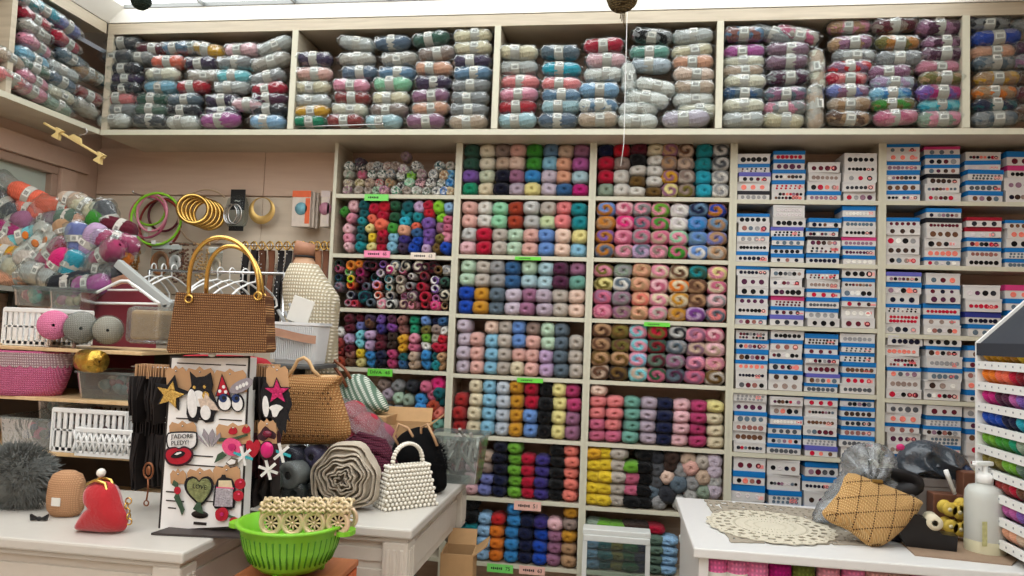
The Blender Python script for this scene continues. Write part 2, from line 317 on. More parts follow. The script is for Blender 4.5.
# upper shelf on the side wall
ul=thing('wall_shelf_unit','open wall shelf on the side wall above the frosted window, holding yarn packs','wall shelf',(XU,YU,Z0+ZB))
WL=XU-XL-.006
MB().box((-WL/2,-.9,-.012),(WL-.002,1.78,.022)).build('bottom_board',LAM,ul)
MB().box((.001,-.9,-.012),(.003,1.78,.024)).build('edge_strip',EDGE,ul)
MB().box((-WL/2-.01,-.9,HU+.0225),(WL-.024,1.78,.035)).build('top_board',LAM,ul)
MB().box((-.006,-.9,HU+.0225),(.012,1.78,.05)).build('fascia',LAM,ul)
MB().box((-WL+.004,-.9,HU/2),(.006,1.78,HU-.02)).build('back_panel',LAMD,ul)
yd=at_x(11,70,XU).y-YU
for y in (yd,-1.77): MB().box((-WL/2,y,HU/2),(WL-.01,.026,HU-.005)).build('divider',LAM,ul)
# slatted wall boards behind the hanging goods
for i,(za,zb) in enumerate(((2.125,2.36),(1.88,2.12),(1.63,1.875),(1.38,1.625),(.9,1.375))):
    b=MB()
    for xa,xb in ((XL+.002,at_y(263,210,.19).x-.001),(at_y(263,210,.19).x+.001,UX[0]-.003)): b.box(((xa+xb)/2,.19,(za+zb)/2),(xb-xa,.016,zb-za),.003)
    struct('trim_%d'%(i+3),b,WALLB if i==0 else WALLC)
# ---------------------------------------------------------------- yarn balls
def sp(v,p): return math.copysign(abs(v)**p,v)
def ball_mesh(name,seed,dent=.014,dr=.2,boxy=.72,amp=.0022,k=9,tw=3,L=.1,W=.07,Hh=.068,mat=YARN):
    rnd=random.Random(seed); ph=rnd.random()*6; tx=rnd.uniform(-.06,.06); tz=rnd.uniform(-.06,.06)
    def fn(u,v):
        th=2*PI*u; f=PI*(.001+.998*v)
        rr=max(math.sin(f),0)**.62; y=sp(math.cos(f),.62)
        c,s=sp(math.cos(th),boxy),sp(math.sin(th),boxy)
        wob=1+.03*math.sin(2*th+ph)+.02*math.sin(3*th+2*ph)
        d=amp*math.sin(2*k*f+tw*th+ph)+.5*amp*math.sin(1.3*k*f-2*tw*th)
        x=(W/2*rr*wob+d*rr)*c; z=(Hh/2*rr*wob+d*rr)*s; yy=L/2*y
        if y<0:
            q=math.hypot(x/(W/2)-tx,z/(Hh/2)-tz)/dr
            yy+=dent*math.exp(-q*q)+d*(1-rr)*.8
        return (x,yy,z)
    mb=MB().grid(fn,32,30,True,False); me=mb.mesh(name); me.materials.append(mat); return me
BALLS=[ball_mesh('yarn_ball',i) for i in range(5)]
SWIRL=[ball_mesh('swirl_yarn_ball',20+i,dent=.014,dr=.2,boxy=.86,amp=.003,k=6,tw=2,mat=YARN2) for i in range(4)]
SOFT=[ball_mesh('yarn_skein',60+i,dent=.007,dr=.17,boxy=.9,amp=.0032,k=7,tw=4) for i in range(4)]
SPECK=[ball_mesh('speckled_yarn_ball',40+i,dent=.022,dr=.42,boxy=1.,amp=.002,k=6,tw=3,mat=YARNS) for i in range(3)]
def roll_mesh(seed):
    r=random.Random(seed); ph=r.random()*6
    prof=[(.006,.03),(.009,.0),(.012,-.042),(.0145,-.046),(.019,-.049),(.024,-.046),(.0265,-.036),(.027,-.01),(.026,.04),(.018,.048),(.001,.05)]
    mb=MB(); mb.lathe([(a+.0006*math.sin(i*3+ph),b) for i,(a,b) in enumerate(prof)],24,M=RX(-PI/2),cap=False); me=mb.mesh('yarn_roll'); me.materials.append(YARN2); return me
ROLLS=[roll_mesh(i) for i in range(3)]
def put(me,name,x,y,z,sx,sy,sz,c,label,cat,group,c2=None,rz=0,ry=0):
    o=bpy.data.objects.new(name,me); C.objects.link(o); o.location=(x,y,z); o.scale=(sx,sy,sz); o.rotation_euler=(0,ry,rz)
    o.color=c
    if c2: o['col2']=[c2[0],c2[1],c2[2]]
    return tag(o,label,cat,group)
def jit(c):
    k=random.uniform(.93,1.06); return (c[0]*k,c[1]*k,c[2]*k,1)
def split(cc):
    a=cc.split('/'); return a[0],(a[1] if len(a)>1 else None)
def cubby_stacks(ci,row,stacks,xs=None,rows=None,fill=.985,hs=None,xl=None,xr=None):
    """stacks: list of colour lists from the top down"""
    x0,x1=UX[ci-1]+.02,UX[ci]-.02
    if xl is not None: x0=xl
    if xr is not None: x1=xr
    zs=SZ[ci]; zb=Z0+zs[row]+.0095; zt=Z0+(zs[row-1]-.011 if row else .845); n=len(stacks); pit=(x1-x0)/n
    mx=rows or max(len(s) for s in stacks)
    for i,st in enumerate(stacks):
        m=len(st)
        if not m: continue
        h=(zt-zb)*fill/max(mx,m); x=x0+(i+.5)*pit if xs is None else xs[i]
        x+=random.uniform(-.003,.003); z=zb
        for j in range(m-1,-1,-1):
            cc=st[j]
            if cc is None: z+=h; continue
            hh=h*random.uniform(.97,1.04); a,b=split(cc)
            me=random.choice(SWIRL if b else (SOFT if row>=5 else BALLS)); nm='swirl_yarn_ball' if b else ('yarn_skein' if row>=5 else 'yarn_ball')
            o_=ORD[j+1]+' from top' if j else 'topmost'
            lab=('%s-%s swirl yarn ball' %(sayc(a).replace(' ','-'),sayc(b).replace(' ','-')) if b else '%s yarn %s'%(sayc(a).replace(' ','-'),'skein' if row>=5 else 'ball'))+', %s, %s stack, %s cubby, %s'%(o_,ORD[i+1],ORD[row+1],CN[ci])
            put(me,nm,x+random.uniform(-.004,.004),.05+random.uniform(-.006,.006),z+hh/2+.0012,pit*(1.1 if b else 1.05)/.07,random.uniform(.95,1.05),hh*(1.1 if b else 1.04)/.068,jit(col(a)),lab,'yarn ball',
                ('swirled yarn balls' if b else 'soft yarn skeins' if row>=5 else 'plain yarn balls')+' on the shelves',col(b) if b else None,random.uniform(-.12,.12),random.choice([0,PI])+random.uniform(-.1,.1)+(PI if b and j%2 else 0))
            z+=hh
S='_'
def st(s):
    """'a*2 b c/d' -> list of colours"""
    out=[]
    for w in s.split():
        if '*' in w: a,n=w.split('*'); out+=[None if a=='-' else a]*int(n)
        else: out.append(None if w=='-' else w)
    return out
def CS(ci,row,text_,**k): cubby_stacks(ci,row,[st(x) for x in text_.strip().split('|')],**k)
CS(2,0,"bottle_green*2 violet emerald|ivory*1 ivory pale_sage cream|taupe beige dark_navy*2|blush pale_peach mauve lilac_grey|green*2 azure pale_yellow|steel_blue sky_blue pale_lilac*2|beige peach*2 denim|mauve orchid ice_blue magenta")
CS(2,1,"blush*2 pale_grey pale_pink|off_white*2 crimson*2|mint*2 stone*2|rust*2 pale_mint*2|pale_grey*2 blush*2|stone pale_green cornflower*2|salmon_pink*2 pale_peach*2|teal*2 pale_yellow sky_blue")
CS(2,2,"pale_mint*2 royal_blue*2|stone*2 mustard*2|grey*2 slate*2|denim*2 pale_lilac*2|pale_mint ice_blue mauve*2|ice_blue*2 lilac_grey*2|plum*2 stone*2|mauve sage_teal pale_peach*2")
CS(2,3,"pale_lilac*4|- blush*3|pale_peach sky_blue*3|stone*4|cornflower*2 blush cream|taupe blush*3|pale_mint*2 lilac*2|slate*4|- stone*3")
CS(2,4,"- brick_red*3|cream*4|sky_blue*4|pale_blue*4|mustard*4|crimson*2 cornflower*2|black*4|pale_yellow*4|raspberry*2 mauve*2")
CS(2,5,"salmon*2 dark_red - -|brown*2 pale_pink*3|beige taupe periwinkle*2|dark_navy*3 navy*2|leaf_green*5|crimson*4|indigo*4|black*5|salmon*5",rows=5)
CS(2,6,"black teal*3|black*2 teal*3|light_blue*4|scarlet orange*3|azure*5|navy*4|indigo royal_blue*3|pale_pink mauve*3|mustard taupe mustard tan*2",rows=5)
#CS(2,7,"slate*2|denim*2|mauve*2|grey*2|navy*2|black*2|navy*2|rose*2|taupe*2",rows=7)
CS(3,0,"navy crimson*2 sage|red taupe off_white*2|maroon black off_white olive_brown off_white|cream white*3 olive_brown|tan/mauve tan/taupe gold/mauve pale_yellow/mauve|brown/beige beige/taupe taupe/stone olive/taupe|teal*2 turquoise*2|pale_grey/dark_grey*2 grey/white*2",rows=4)
CS(3,1,"ochre/cornflower ochre/tan ochre/violet ochre/slate_blue|rose/pale_pink hot_pink/pink rose/pink pink/taupe|grey/pink slate/rose rose/grey lilac/slate|leaf_green/pink rose/green rose/beige pink/taupe|white/pearl*2 pink/mint green/rose|steel_blue/navy cornflower/azure steel_blue/cornflower cornflower/white|ochre/royal_blue tan/steel_blue tan/periwinkle tan/stone")
CS(3,2,"olive/pink olive/pale_yellow rose/mauve pink/rose|grey/sage slate/white dusty_mauve/grey taupe/mauve|tan/peach peach/tan peach/salmon tan/peach|pink/cream pale_pink/rose pink/cream pink/stone|cream/brown orange/cream mustard/cream mustard/tan|bottle_green/teal brown/tan tan/brown purple/lilac|pink/pale_yellow rose/cream pale_pink/grey salmon_pink/slate")
CS(3,3,"tan/brown brown/tan tan/olive_brown brown/beige|olive_brown/olive olive/brown olive_brown/tan olive_brown/dark_brown|pink/aqua aqua/pink sky_blue/pink aqua/beige|crimson/olive bottle_green/dark_red maroon/dark_sage dark_green/rose|charcoal/pale_grey slate/grey mauve/grey slate/plum|pink/mauve dusty_mauve/beige pink/mauve rose/mauve|rose/pale_pink pale_pink/beige pink/blush olive_brown/stone")
CS(3,4,"pale_peach salmon_pink*2 rose*2|- salmon_pink*3 rose|sage_teal*4|lilac_grey*4|navy*4|pale_pink*4|raspberry*4|- pale_yellow cream*3",rows=5,fill=1.0)
xs3=[at_y(570+c/3.95,470,0.).x for c in (92,138,192,247,292)]
CS(3,5,"gold yellow*4|yellow*5|stone*5|- leaf_green rose*2 black|black*5",rows=5,xs=xs3,xl=-.11,xr=.28)
xs3=[at_y(560+c/6.4,560,0.).x for c in (205,285,365,450,510,610,690)]
CS(3,6,"sage steel_blue*4|leaf_green dark_teal*4|leaf_green olive olive*3|dark_brown dark_green*4|dark_brown navy*4|crimson dark_sage*4|- light_blue*4",rows=6,xs=xs3,xl=-.11,xr=.43)
#CS(1,5,"grey*3|slate*3|teal*3|mauve*3|navy*3|stone*3|azure*3|rust*3",rows=4)
# ------------------------- loose piles (pixel-measured bundles of individual balls)
def rows_of(items,nrow):
    ys=[i[1] for i in items]; lo,hi=min(ys),max(ys); out={}
    for k,it in enumerate(items): out.setdefault(min(nrow-1,int((it[1]-lo)/(hi-lo+1e-6)*nrow)),[]).append(k)
    lab={}
    for r,ks in out.items():
        for n,k in enumerate(sorted(ks,key=lambda q:items[q][0])): lab[k]=(ORD[n+1],'top row' if r==0 else ORD[r+1]+' row')
    return lab
def pile(items,ox,oy,s,ci,row,nrow,W,meshes,nm,noun,group,where,ydep=.05,H=None,sy=.9):
    lab=rows_of(items,nrow)
    for k,it in enumerate(items):
        x,y,cc=it[:3]; a,b=split(cc); w=(it[3] if len(it)>3 else 1)*W
        p=at_y(ox+x/s,oy+y/s,0.); zb=Z0+SZ[ci][row]+.0095
        if p.z-w*.45<zb: p.z=zb+w*.46
        p.x=min(max(p.x,UX[ci-1]+.019+w*.5),UX[ci]-.019-w*.5)
        zt=Z0+(SZ[ci][row-1]-.012 if row else .845)
        if p.z+w*.48>zt: p.z=zt-w*.49
        lb='%s %s, %s along %s, %s'%((sayc(a).replace(' ','-')+('-and-'+sayc(b).replace(' ','-') if b else '')),noun,lab[k][0],lab[k][1],where)
        put(random.choice(meshes),nm,p.x,ydep+random.uniform(-.008,.012),p.z,w/.07,sy,(H or w)/.068 if len(it)<4 else w/.068,jit(col(a)),lb,'yarn ball',group,col(b) if b else None,random.uniform(-.15,.15),random.uniform(0,6) if nm!='yarn_ball' else random.uniform(-.2,.2))
B1=[(88,150,'green'),(158,108,'pale_pink',1.2),(145,200,'pink'),(118,278,'pale_pink',1.1),(118,348,'pink',1.1),(125,412,'pale_pink'),(245,95,'dark_teal',1.1),(235,165,'dark_teal',1.1),(222,225,'teal'),(212,285,'dark_teal'),(212,345,'dark_teal'),(215,408,'teal',1.1),(320,130,'crimson',1.2),(385,115,'red',1.3),(375,180,'crimson',1.2),(297,208,'coral'),(285,275,'pale_yellow'),(290,342,'yellow'),(290,415,'pale_yellow'),(368,250,'coral',1.3),(370,312,'crimson',1.1),(365,362,'dark_red',1.1),(365,415,'crimson',1.1),(460,195,'dark_green',1.1),(450,275,'green',1.1),(452,345,'sky_blue',1.1),(440,412,'sky_blue',1.1),(560,95,'dark_teal',1.3),(550,165,'teal',1.3),(540,228,'turquoise',1.1),(535,290,'peach',1.2),(530,355,'indigo',1.1),(520,415,'dark_purple',1.1),(645,120,'lilac',1.2),(635,195,'teal',1.1),(618,258,'coral'),(625,310,'denim',1.1),(625,365,'royal_blue',1.1),(600,418,'royal_blue',1.2),(718,95,'crimson',1.1),(715,165,'red',1.1),(708,240,'violet',1.3),(715,310,'violet',1.2),(705,365,'violet',1.2),(695,430,'lilac'),(790,110,'lime',1.3),(805,200,'lime',1.1),(805,270,'mauve',1.2),(795,350,'olive'),(780,420,'olive_brown',1.1),(878,125,'light_blue',1.1),(885,215,'rose'),(882,275,'rose',.9),(865,340,'pink',1.2),(865,420,'royal_blue',1.2),(470,110,'dark_green',1.1)]
pile(B1,330,190,7.314,1,1,6,.047,BALLS,'small_yarn_ball','small yarn ball','small yarn balls in the second cubby','second cubby of column beside mannequin',H=.042)
C1=[(65,60,'dark_green'),(155,85,'orange/ochre',1.3),(205,68,'orange/ochre'),(60,135,'rose/plum'),(55,200,'dark_teal/navy'),(45,262,'dusty_mauve/slate'),(130,160,'green/ivory'),(140,212,'lime/gold'),(150,255,'orange/scarlet',1.1),(220,160,'magenta/maroon',1.2),(215,215,'plum/maroon'),(310,110,'maroon/black',1.2),(390,105,'violet/plum'),(360,165,'lilac/white',1.1),(468,75,'slate/ivory'),(548,80,'black/ivory',1.1),(440,140,'magenta/ivory'),(522,145,'rose/grey'),(640,110,'plum/ivory',1.2),(595,190,'plum/white',.9),(510,215,'taupe/ivory',1.1),(420,215,'dark_teal/white',1.1),(685,190,'dark_red/plum',1.1),(785,145,'olive_brown/brown',1.1),(860,145,'grey/white'),(765,220,'violet/white',1.1),(858,232,'bottle_green/black'),(330,255,'coral/lilac',1.2),(245,265,'slate/plum',1.1),(415,270,'teal/ivory'),(505,280,'taupe/ivory'),(585,265,'maroon/grey',1.1),(670,270,'dark_red/crimson',1.2),(765,282,'violet/white',1.1),(845,328,'black/ivory',1.1),(135,330,'grey/navy',1.1),(335,330,'coral/white'),(240,345,'dark_navy/dark_teal',1.3),(430,333,'navy/stone',1.1),(600,335,'stone/plum'),(540,340,'mauve/maroon',.9),(690,345,'crimson/dark_red',1.4),(770,355,'orchid/mauve'),(125,392,'grey/rose'),(180,395,'rose/red',.9),(365,402,'pink/white',1.1),(285,402,'slate/black',1.1),(440,402,'black/white'),(530,402,'beige/plum',1.1),(598,412,'pink/brown'),(700,412,'red/maroon',1.2),(770,412,'hot_pink/rose'),(840,408,'tan/black'),(270,60,'black/plum',1.2),(330,200,'black/dark_teal',1.2),(740,95,'maroon/black',1.2),(690,60,'black/maroon',1.2)]
C1=[(i[0],i[1],i[2] if '/' in i[2] else i[2]+'/black')+tuple(i[3:]) for i in C1]
pile(C1,330,250,7.314,1,2,6,.049,ROLLS+ROLLS+SWIRL,'yarn_roll','yarn roll','ringed yarn rolls in the third cubby','third cubby of column beside mannequin',sy=1.0)
D1=[]
for x,l in ((62,[(200,'white'),(280,'brick'),(335,'brick'),(420,'rust')]),(130,[(100,'maroon'),(170,'maroon'),(250,'lilac'),(320,'maroon'),(360,'rose_brown'),(425,'brown')]),(210,[(90,'maroon'),(150,'periwinkle'),(220,'aqua'),(282,'aqua'),(355,'yellow'),(418,'pale_yellow')]),(285,[(70,'dark_purple'),(130,'brown'),(220,'lilac'),(298,'lilac'),(370,'azure'),(432,'azure')]),(360,[(100,'violet'),(175,'indigo'),(240,'maroon'),(298,'maroon'),(368,'navy'),(430,'dark_navy')]),(440,[(100,'plum'),(165,'purple'),(230,'dark_brown'),(292,'dark_brown'),(362,'raspberry'),(428,'raspberry')]),(520,[(105,'rose_brown'),(180,'rose_brown'),(250,'gold'),(315,'gold'),(385,'dark_teal'),(436,'denim')]),(605,[(105,'emerald'),(180,'emerald'),(245,'pink'),(312,'rose'),(378,'beige'),(440,'beige')]),(690,[(115,'cornflower'),(180,'olive'),(240,'leaf_green'),(300,'white'),(370,'azure'),(435,'azure')]),(770,[(115,'navy'),(178,'taupe'),(243,'stone'),(312,'crimson'),(375,'dark_teal'),(440,'teal')]),(845,[(110,'denim'),(190,'white'),(252,'red'),(315,'crimson'),(382,'tan'),(442,'tan')])):
    D1+=[(x,y,c) for y,c in l]
pile(D1,330,305,7.314,1,3,6,.05,BALLS,'small_yarn_ball','small yarn ball','small yarn balls in the fourth cubby','fourth cubby of column beside mannequin',H=.043)
E1=[(330,160,'taupe'),(425,170,'grey'),(515,170,'charcoal'),(365,222,'lilac_grey'),(425,245,'pale_mint'),(490,262,'sage'),(500,355,'blush'),(575,255,'azure'),(575,315,'azure'),(580,375,'azure'),(610,175,'rose'),(685,155,'hot_pink',1.2),(650,230,'rose'),(720,215,'dark_teal'),(715,270,'dark_teal'),(650,298,'rust'),(655,360,'rust'),(655,420,'rust'),(710,345,'salmon'),(710,415,'sage_teal'),(500,430,'stone'),(425,330,'grey'),(350,330,'grey'),(580,440,'navy'),(270,250,'stone'),(425,420,'mauve')]
pile(E1,330,360,6.4,1,4,5,.056,BALLS,'small_yarn_ball','small yarn ball','small yarn balls in the fifth cubby','fifth cubby of column beside mannequin')
A1=[]
for y,xs,cs in ((110,(540,),('taupe/dusty_mauve',)),(150,(200,),('dark_grey/plum',)),(182,(125,205,275,340,405,470,620,790,870),('white/bottle_green','charcoal/stone','stone/taupe','pale_grey/charcoal','stone/rose_brown','taupe/stone','white/charcoal','white/dark_teal','stone/bottle_green')),
  (205,(525,),('white/mauve',)),(240,(120,215,290,370,430,655,740,895),('stone/sage','rose/taupe','white/bottle_green','white/bottle_green','stone/slate','stone/mauve','white/slate','sky_blue/azure')),(250,(500,580,825),('white/bottle_green','lime/sage','tan/ivory')),
  (305,(110,195,275,340,425,570,650,725,805,880),('ivory/taupe','cream/olive','beige/taupe','stone/crimson','tan/dark_sage','mint/white','pale_pink/charcoal','white/black','white/dark_green','azure/light_blue')),(330,(500,),('charcoal/white',)),
  (368,(110,190,265,325,385,470,550,625,695,765,830,900),('stone/mauve','stone/taupe','stone/taupe','pale_mint/charcoal','pale_pink/mauve','white/emerald','stone/taupe','white/sage','white/dark_sage','white/slate','cornflower/white','cream/tan'))):
    A1+=[(x,y,c) for x,c in zip(xs,cs)]
pile(A1,330,140,7.314,1,0,5,.047,SPECK,'speckled_yarn_ball','speckled yarn ball','speckled yarn balls in the top cubby','top cubby of column beside mannequin',sy=.8)
F3=[(345,115,'charcoal'),(405,105,'dark_brown'),(470,108,'beige',1.1),(480,152,'blush',1.1),(527,130,'stone'),(578,122,'pale_lilac',1.1),(576,165,'pale_lilac',1.1),(576,207,'pale_grey',1.1),(576,245,'pale_lilac',1.1),(440,168,'grey',1.1),(388,190,'pale_peach'),(430,218,'slate',1.2),(490,215,'grey',1.1),(527,190,'beige',1.1),(530,248,'sage'),(340,212,'dark_grey'),(330,250,'slate'),(350,292,'grey',1.1),(385,262,'charcoal',1.2),(430,292,'pale_grey'),(480,262,'pale_grey'),(345,160,'dark_grey',1.1),(400,145,'dark_brown'),(300,95,'black')]
pile(F3,570,430,3.95,3,5,5,.062,SOFT,'yarn_skein','yarn skein','soft yarn skeins on the shelves','grey heap, sixth cubby, column beside button boxes')
# ---------------------------------------------------------------- wrapped yarn packs
def skein_mesh(seed,name='yarn_pack',mat=YARN,L=.155,r=.03):
    rnd=random.Random(seed); ph=rnd.random()*6
    def fn(u,v):
        t=-1+2*(.002+.996*u); th=2*PI*v
        rad=r*max(1-abs(t)**4.5,0)**.5*(1-.10*math.exp(-(t/.2)**2)+.05*math.sin(3*t+ph))
        rad*=1+.035*math.sin(11*th+5*t+ph)+.02*math.sin(17*th-8*t)
        return (t*L/2,1.25*rad*math.cos(th),rad*math.sin(th))
    me=MB().grid(fn,26,44,False,True).mesh(name); me.materials.append(mat); return me
SKEIN=[skein_mesh(i) for i in range(3)]; SKEIN2=[skein_mesh(9+i,mat=YARNL) for i in range(2)]
def band_mesh():
    mb=MB(); n=28
    def fn(u,v): th=2*PI*v; x=(-.5+u)*.036; return (x,.0385*math.cos(th),.0308*math.sin(th))
    mb.grid(fn,2,n,False,True,0); mb.box((.0,-.0387,.005),(.028,.001,.021),0,1)
    for k in range(6): mb.box((-.008+.0032*k,-.0392,.004),(.0014,.0008,.011),0,2)
    me=mb.mesh('label_band'); me.materials.append(solid('band_paper',(186,180,170),.5,noise=.15,scale=120)); me.materials.append(PAPER); me.materials.append(INK); return me
BAND=[band_mesh()]
def wrap_mesh(seed,L=.17,r=.0335):
    rnd=random.Random(seed); ph=[rnd.random()*6 for _ in range(4)]
    def fn(u,v):
        t=-1+2*u; th=2*PI*v; a=abs(t)
        rad=r*(1-max(0,a-.78)*2.2) if a>.78 else r
        if a>.93: rad=r*(.67+(a-.93)*2.0)
        rad*=1+.05*math.sin(5*th+7*t+ph[0])+.04*math.sin(8*th-11*t+ph[1])
        fl=1-.55*max(0,(a-.8)/.2)
        return (t*L/2,1.28*rad*math.cos(th),rad*math.sin(th)*fl)
    me=MB().grid(fn,24,26,False,True).mesh('plastic_bag'); me.materials.append(WRAP); return me
WRAPS=[wrap_mesh(i) for i in range(3)]
def pack(p,c,label,group,w=.155,h=.06,tilt=0,rz=0,wrap=True,rx=0):
    a,b=split(c)
    o=bpy.data.objects.new('yarn_pack',random.choice(SKEIN2 if b else SKEIN)); C.objects.link(o); o.location=p; o.rotation_euler=(rx,tilt,rz); o.scale=(w/.155,min(1.1,max(.8,h/.06)),h/.06); o.color=jit(col(a))
    if b: o['col2']=list(col(b)[:3])
    tag(o,label,'yarn pack',group)
    q=bpy.data.objects.new('label_band',BAND[0]); C.objects.link(q); q.parent=o; q.location=(random.uniform(-.012,.012),0,0); q.rotation_euler=(random.uniform(-.3,.3),0,random.uniform(-.05,.05))
    if wrap:
        q=bpy.data.objects.new('plastic_bag',random.choice(WRAPS)); C.objects.link(q); q.parent=o; q.rotation_euler=(random.uniform(0,6),0,0) if False else (0,0,0)
    return o
def pbay(items,ox,oy,s,nrow,where,group,W=.17,H=.064,Y=YU+.045):
    lab=rows_of(items,nrow)
    for k,it in enumerate(items):
        x,y,c=it[:3]; tilt=R(it[3]) if len(it)>3 else random.uniform(-.05,.05); ws=it[4] if len(it)>4 else 1
        p=at_y(ox+x/s,oy+y/s,Y+random.uniform(-.006,.01)); a,b=split(c)
        p.z=max(p.z,Z0+ZB+.004+H*.5)
        pack(p,c,'%s wrapped yarn pack, %s along %s, %s'%(sayc(a).replace(' ','-')+('-and-'+sayc(b).replace(' ','-') if b else ''),lab[k][0],lab[k][1],where),group,W*ws,H*(1.0 if ws<=1 else 1.1),tilt,random.uniform(-.06,.06))
PB1=[(430,150,'dark_grey'),(525,170,'maroon'),(607,165,'steel_blue'),(655,165,'beige'),(710,172,'gold',12),(825,172,'pale_pink'),(935,158,'pale_grey',-18),(405,195,'dark_grey'),(480,200,'grey'),(575,213,'coral',0),(690,217,'dark_purple'),(800,215,'grey'),(920,212,'stone',-14,1.15),(430,237,'charcoal'),(555,255,'ivory'),(700,262,'stone'),(795,262,'aqua'),(910,267,'grey',-12),(430,273,'dark_purple'),(550,298,'sky_blue'),(660,297,'red'),(790,300,'pale_grey'),(915,305,'crimson',-3),(425,303,'charcoal'),(410,340,'salmon_pink'),(525,340,'bottle_green'),(630,342,'slate'),(760,344,'dark_purple'),(848,358,'pale_pink'),(920,340,'plum'),(415,375,'grey'),(520,376,'dark_sage'),(630,377,'charcoal'),(760,386,'dark_purple'),(920,376,'charcoal'),(390,411,'white'),(515,412,'dark_grey'),(625,417,'white'),(750,408,'orchid',-4,1.15),(910,415,'light_blue')]
pbay(PB1,0,0,3.387,7,'first upper shelf bay',' wrapped yarn packs on the upper shelf'.strip())
PB2=[(230,150,'pale_grey',10),(350,148,'slate_blue'),(480,135,'bottle_green',-6),(620,125,'cream',-4),(85,203,'dark_purple'),(230,205,'stone'),(375,203,'stone'),(500,185,'taupe',-6),(620,167,'cream'),(85,253,'blush'),(240,250,'slate_blue'),(365,252,'steel_blue'),(490,235,'peach'),(620,212,'dark_purple'),(80,300,'cream'),(210,293,'pink'),(350,287,'mint',0,1.05),(488,282,'dark_purple'),(620,252,'steel_blue'),(80,345,'pale_grey'),(215,335,'brick'),(345,336,'cream'),(478,328,'mauve'),(615,294,'grey'),(75,381,'gold'),(205,375,'ivory'),(340,376,'taupe'),(478,370,'peach'),(612,336,'grey'),(65,413,'emerald'),(190,411,'brick'),(320,413,'ice_blue'),(460,411,'mauve'),(608,376,'grey'),(605,415,'beige')]
pbay(PB2,290,0,3.387,7,'second upper shelf bay','wrapped yarn packs on the upper shelf')
PB3=[(775,180,'cream'),(915,180,'slate'),(775,233,'pale_grey'),(920,238,'turquoise'),(780,282,'salmon_pink'),(920,289,'salmon_pink'),(775,324,'pink'),(920,328,'steel_blue'),(770,366,'red'),(920,363,'ice_blue'),(770,410,'ice_blue'),(908,410,'slate_blue')]
PB3+=[((x/3.387+290)*3.387-290*3.387+982.2,y,c)+tuple(r) for x,y,c,*r in []]
sh=(580-290)*3.387
PB3+=[(x+sh,y,c)+tuple(r) for x,y,c,*r in [(80,157,'crimson',-3),(88,207,'pale_pink'),(80,257,'white'),(65,307,'light_blue'),(60,361,'steel_blue/white'),(60,405,'beige'),(245,125,'black/grey',8),(235,182,'sage_teal'),(240,224,'pale_blue'),(165,268,'white',85,.8),(255,297,'white',12),(225,338,'white',10,1.1),(198,372,'white'),(195,412,'white'),(380,127,'pale_grey'),(378,178,'cream',-6),(382,214,'peach'),(385,256,'pale_peach'),(385,299,'beige'),(383,342,'white'),(400,378,'ivory'),(358,403,'pale_lilac',-3,1.15)]]
pbay(PB3,290,0,3.387,7,'third upper shelf bay','wrapped yarn packs on the upper shelf')
PB4=[(555,118,'steel_blue/rose_brown'),(730,122,'rose/stone',12,1.1),(555,180,'orchid'),(553,215,'ivory'),(550,245,'beige'),(558,280,'ivory'),(550,321,'denim/slate'),(552,362,'ivory'),(550,407,'pale_grey'),(702,172,'dusty_mauve'),(697,213,'dusty_mauve'),(702,265,'plum/grey'),(695,322,'slate/mauve'),(690,369,'pink/grey'),(685,409,'cream'),(800,245,'ivory/beige',85,1.1),(793,365,'stone/beige',88,1.1),(645,120,'grey',20)]
k4=3.387/4.172; sx4=(780-580)*3.387
PB4+=[(x*k4+sx4,y*k4,c)+tuple(r) for x,y,c,*r in [(285,116,'pink/tan'),(475,108,'taupe/maroon',-6,1.1),(660,118,'mauve/plum',0,1.1),(290,185,'tan/mauve',-4),(485,184,'olive/ochre'),(680,186,'mauve/plum'),(305,240,'pale_grey/grey'),(490,250,'grey',0,1.05),(670,232,'dusty_mauve/plum'),(290,288,'mauve/scarlet'),(450,306,'mauve'),(650,286,'pink'),(270,334,'salmon_pink/crimson'),(465,350,'pale_blue/lilac'),(670,334,'olive/tan'),(280,386,'periwinkle/mauve'),(455,398,'azure/sky_blue'),(660,392,'magenta/violet',0,1.05),(285,438,'tan/beige'),(465,440,'olive/green'),(665,446,'aqua/turquoise'),(280,494,'tan/brown'),(480,491,'rose/pink'),(665,498,'sage/pink')]]
pbay(PB4,580,0,3.387,8,'fourth upper shelf bay','wrapped yarn packs on the upper shelf',H=.063)
PB5=[(860,103,'charcoal/grey'),(895,163,'royal_blue',-4,1.1),(880,224,'peach'),(890,268,'slate/grey'),(900,332,'tan/gold'),(890,391,'orange/tan'),(890,446,'dark_teal/navy'),(890,498,'slate/grey'),(1050,110,'grey'),(1060,205,'plum'),(1060,262,'mauve/grey'),(1060,330,'brown'),(1060,400,'maroon/brown'),(1060,470,'brown/taupe')]
pbay(PB5,780,0,4.172,8,'last upper shelf bay','wrapped yarn packs on the upper shelf',H=.063)
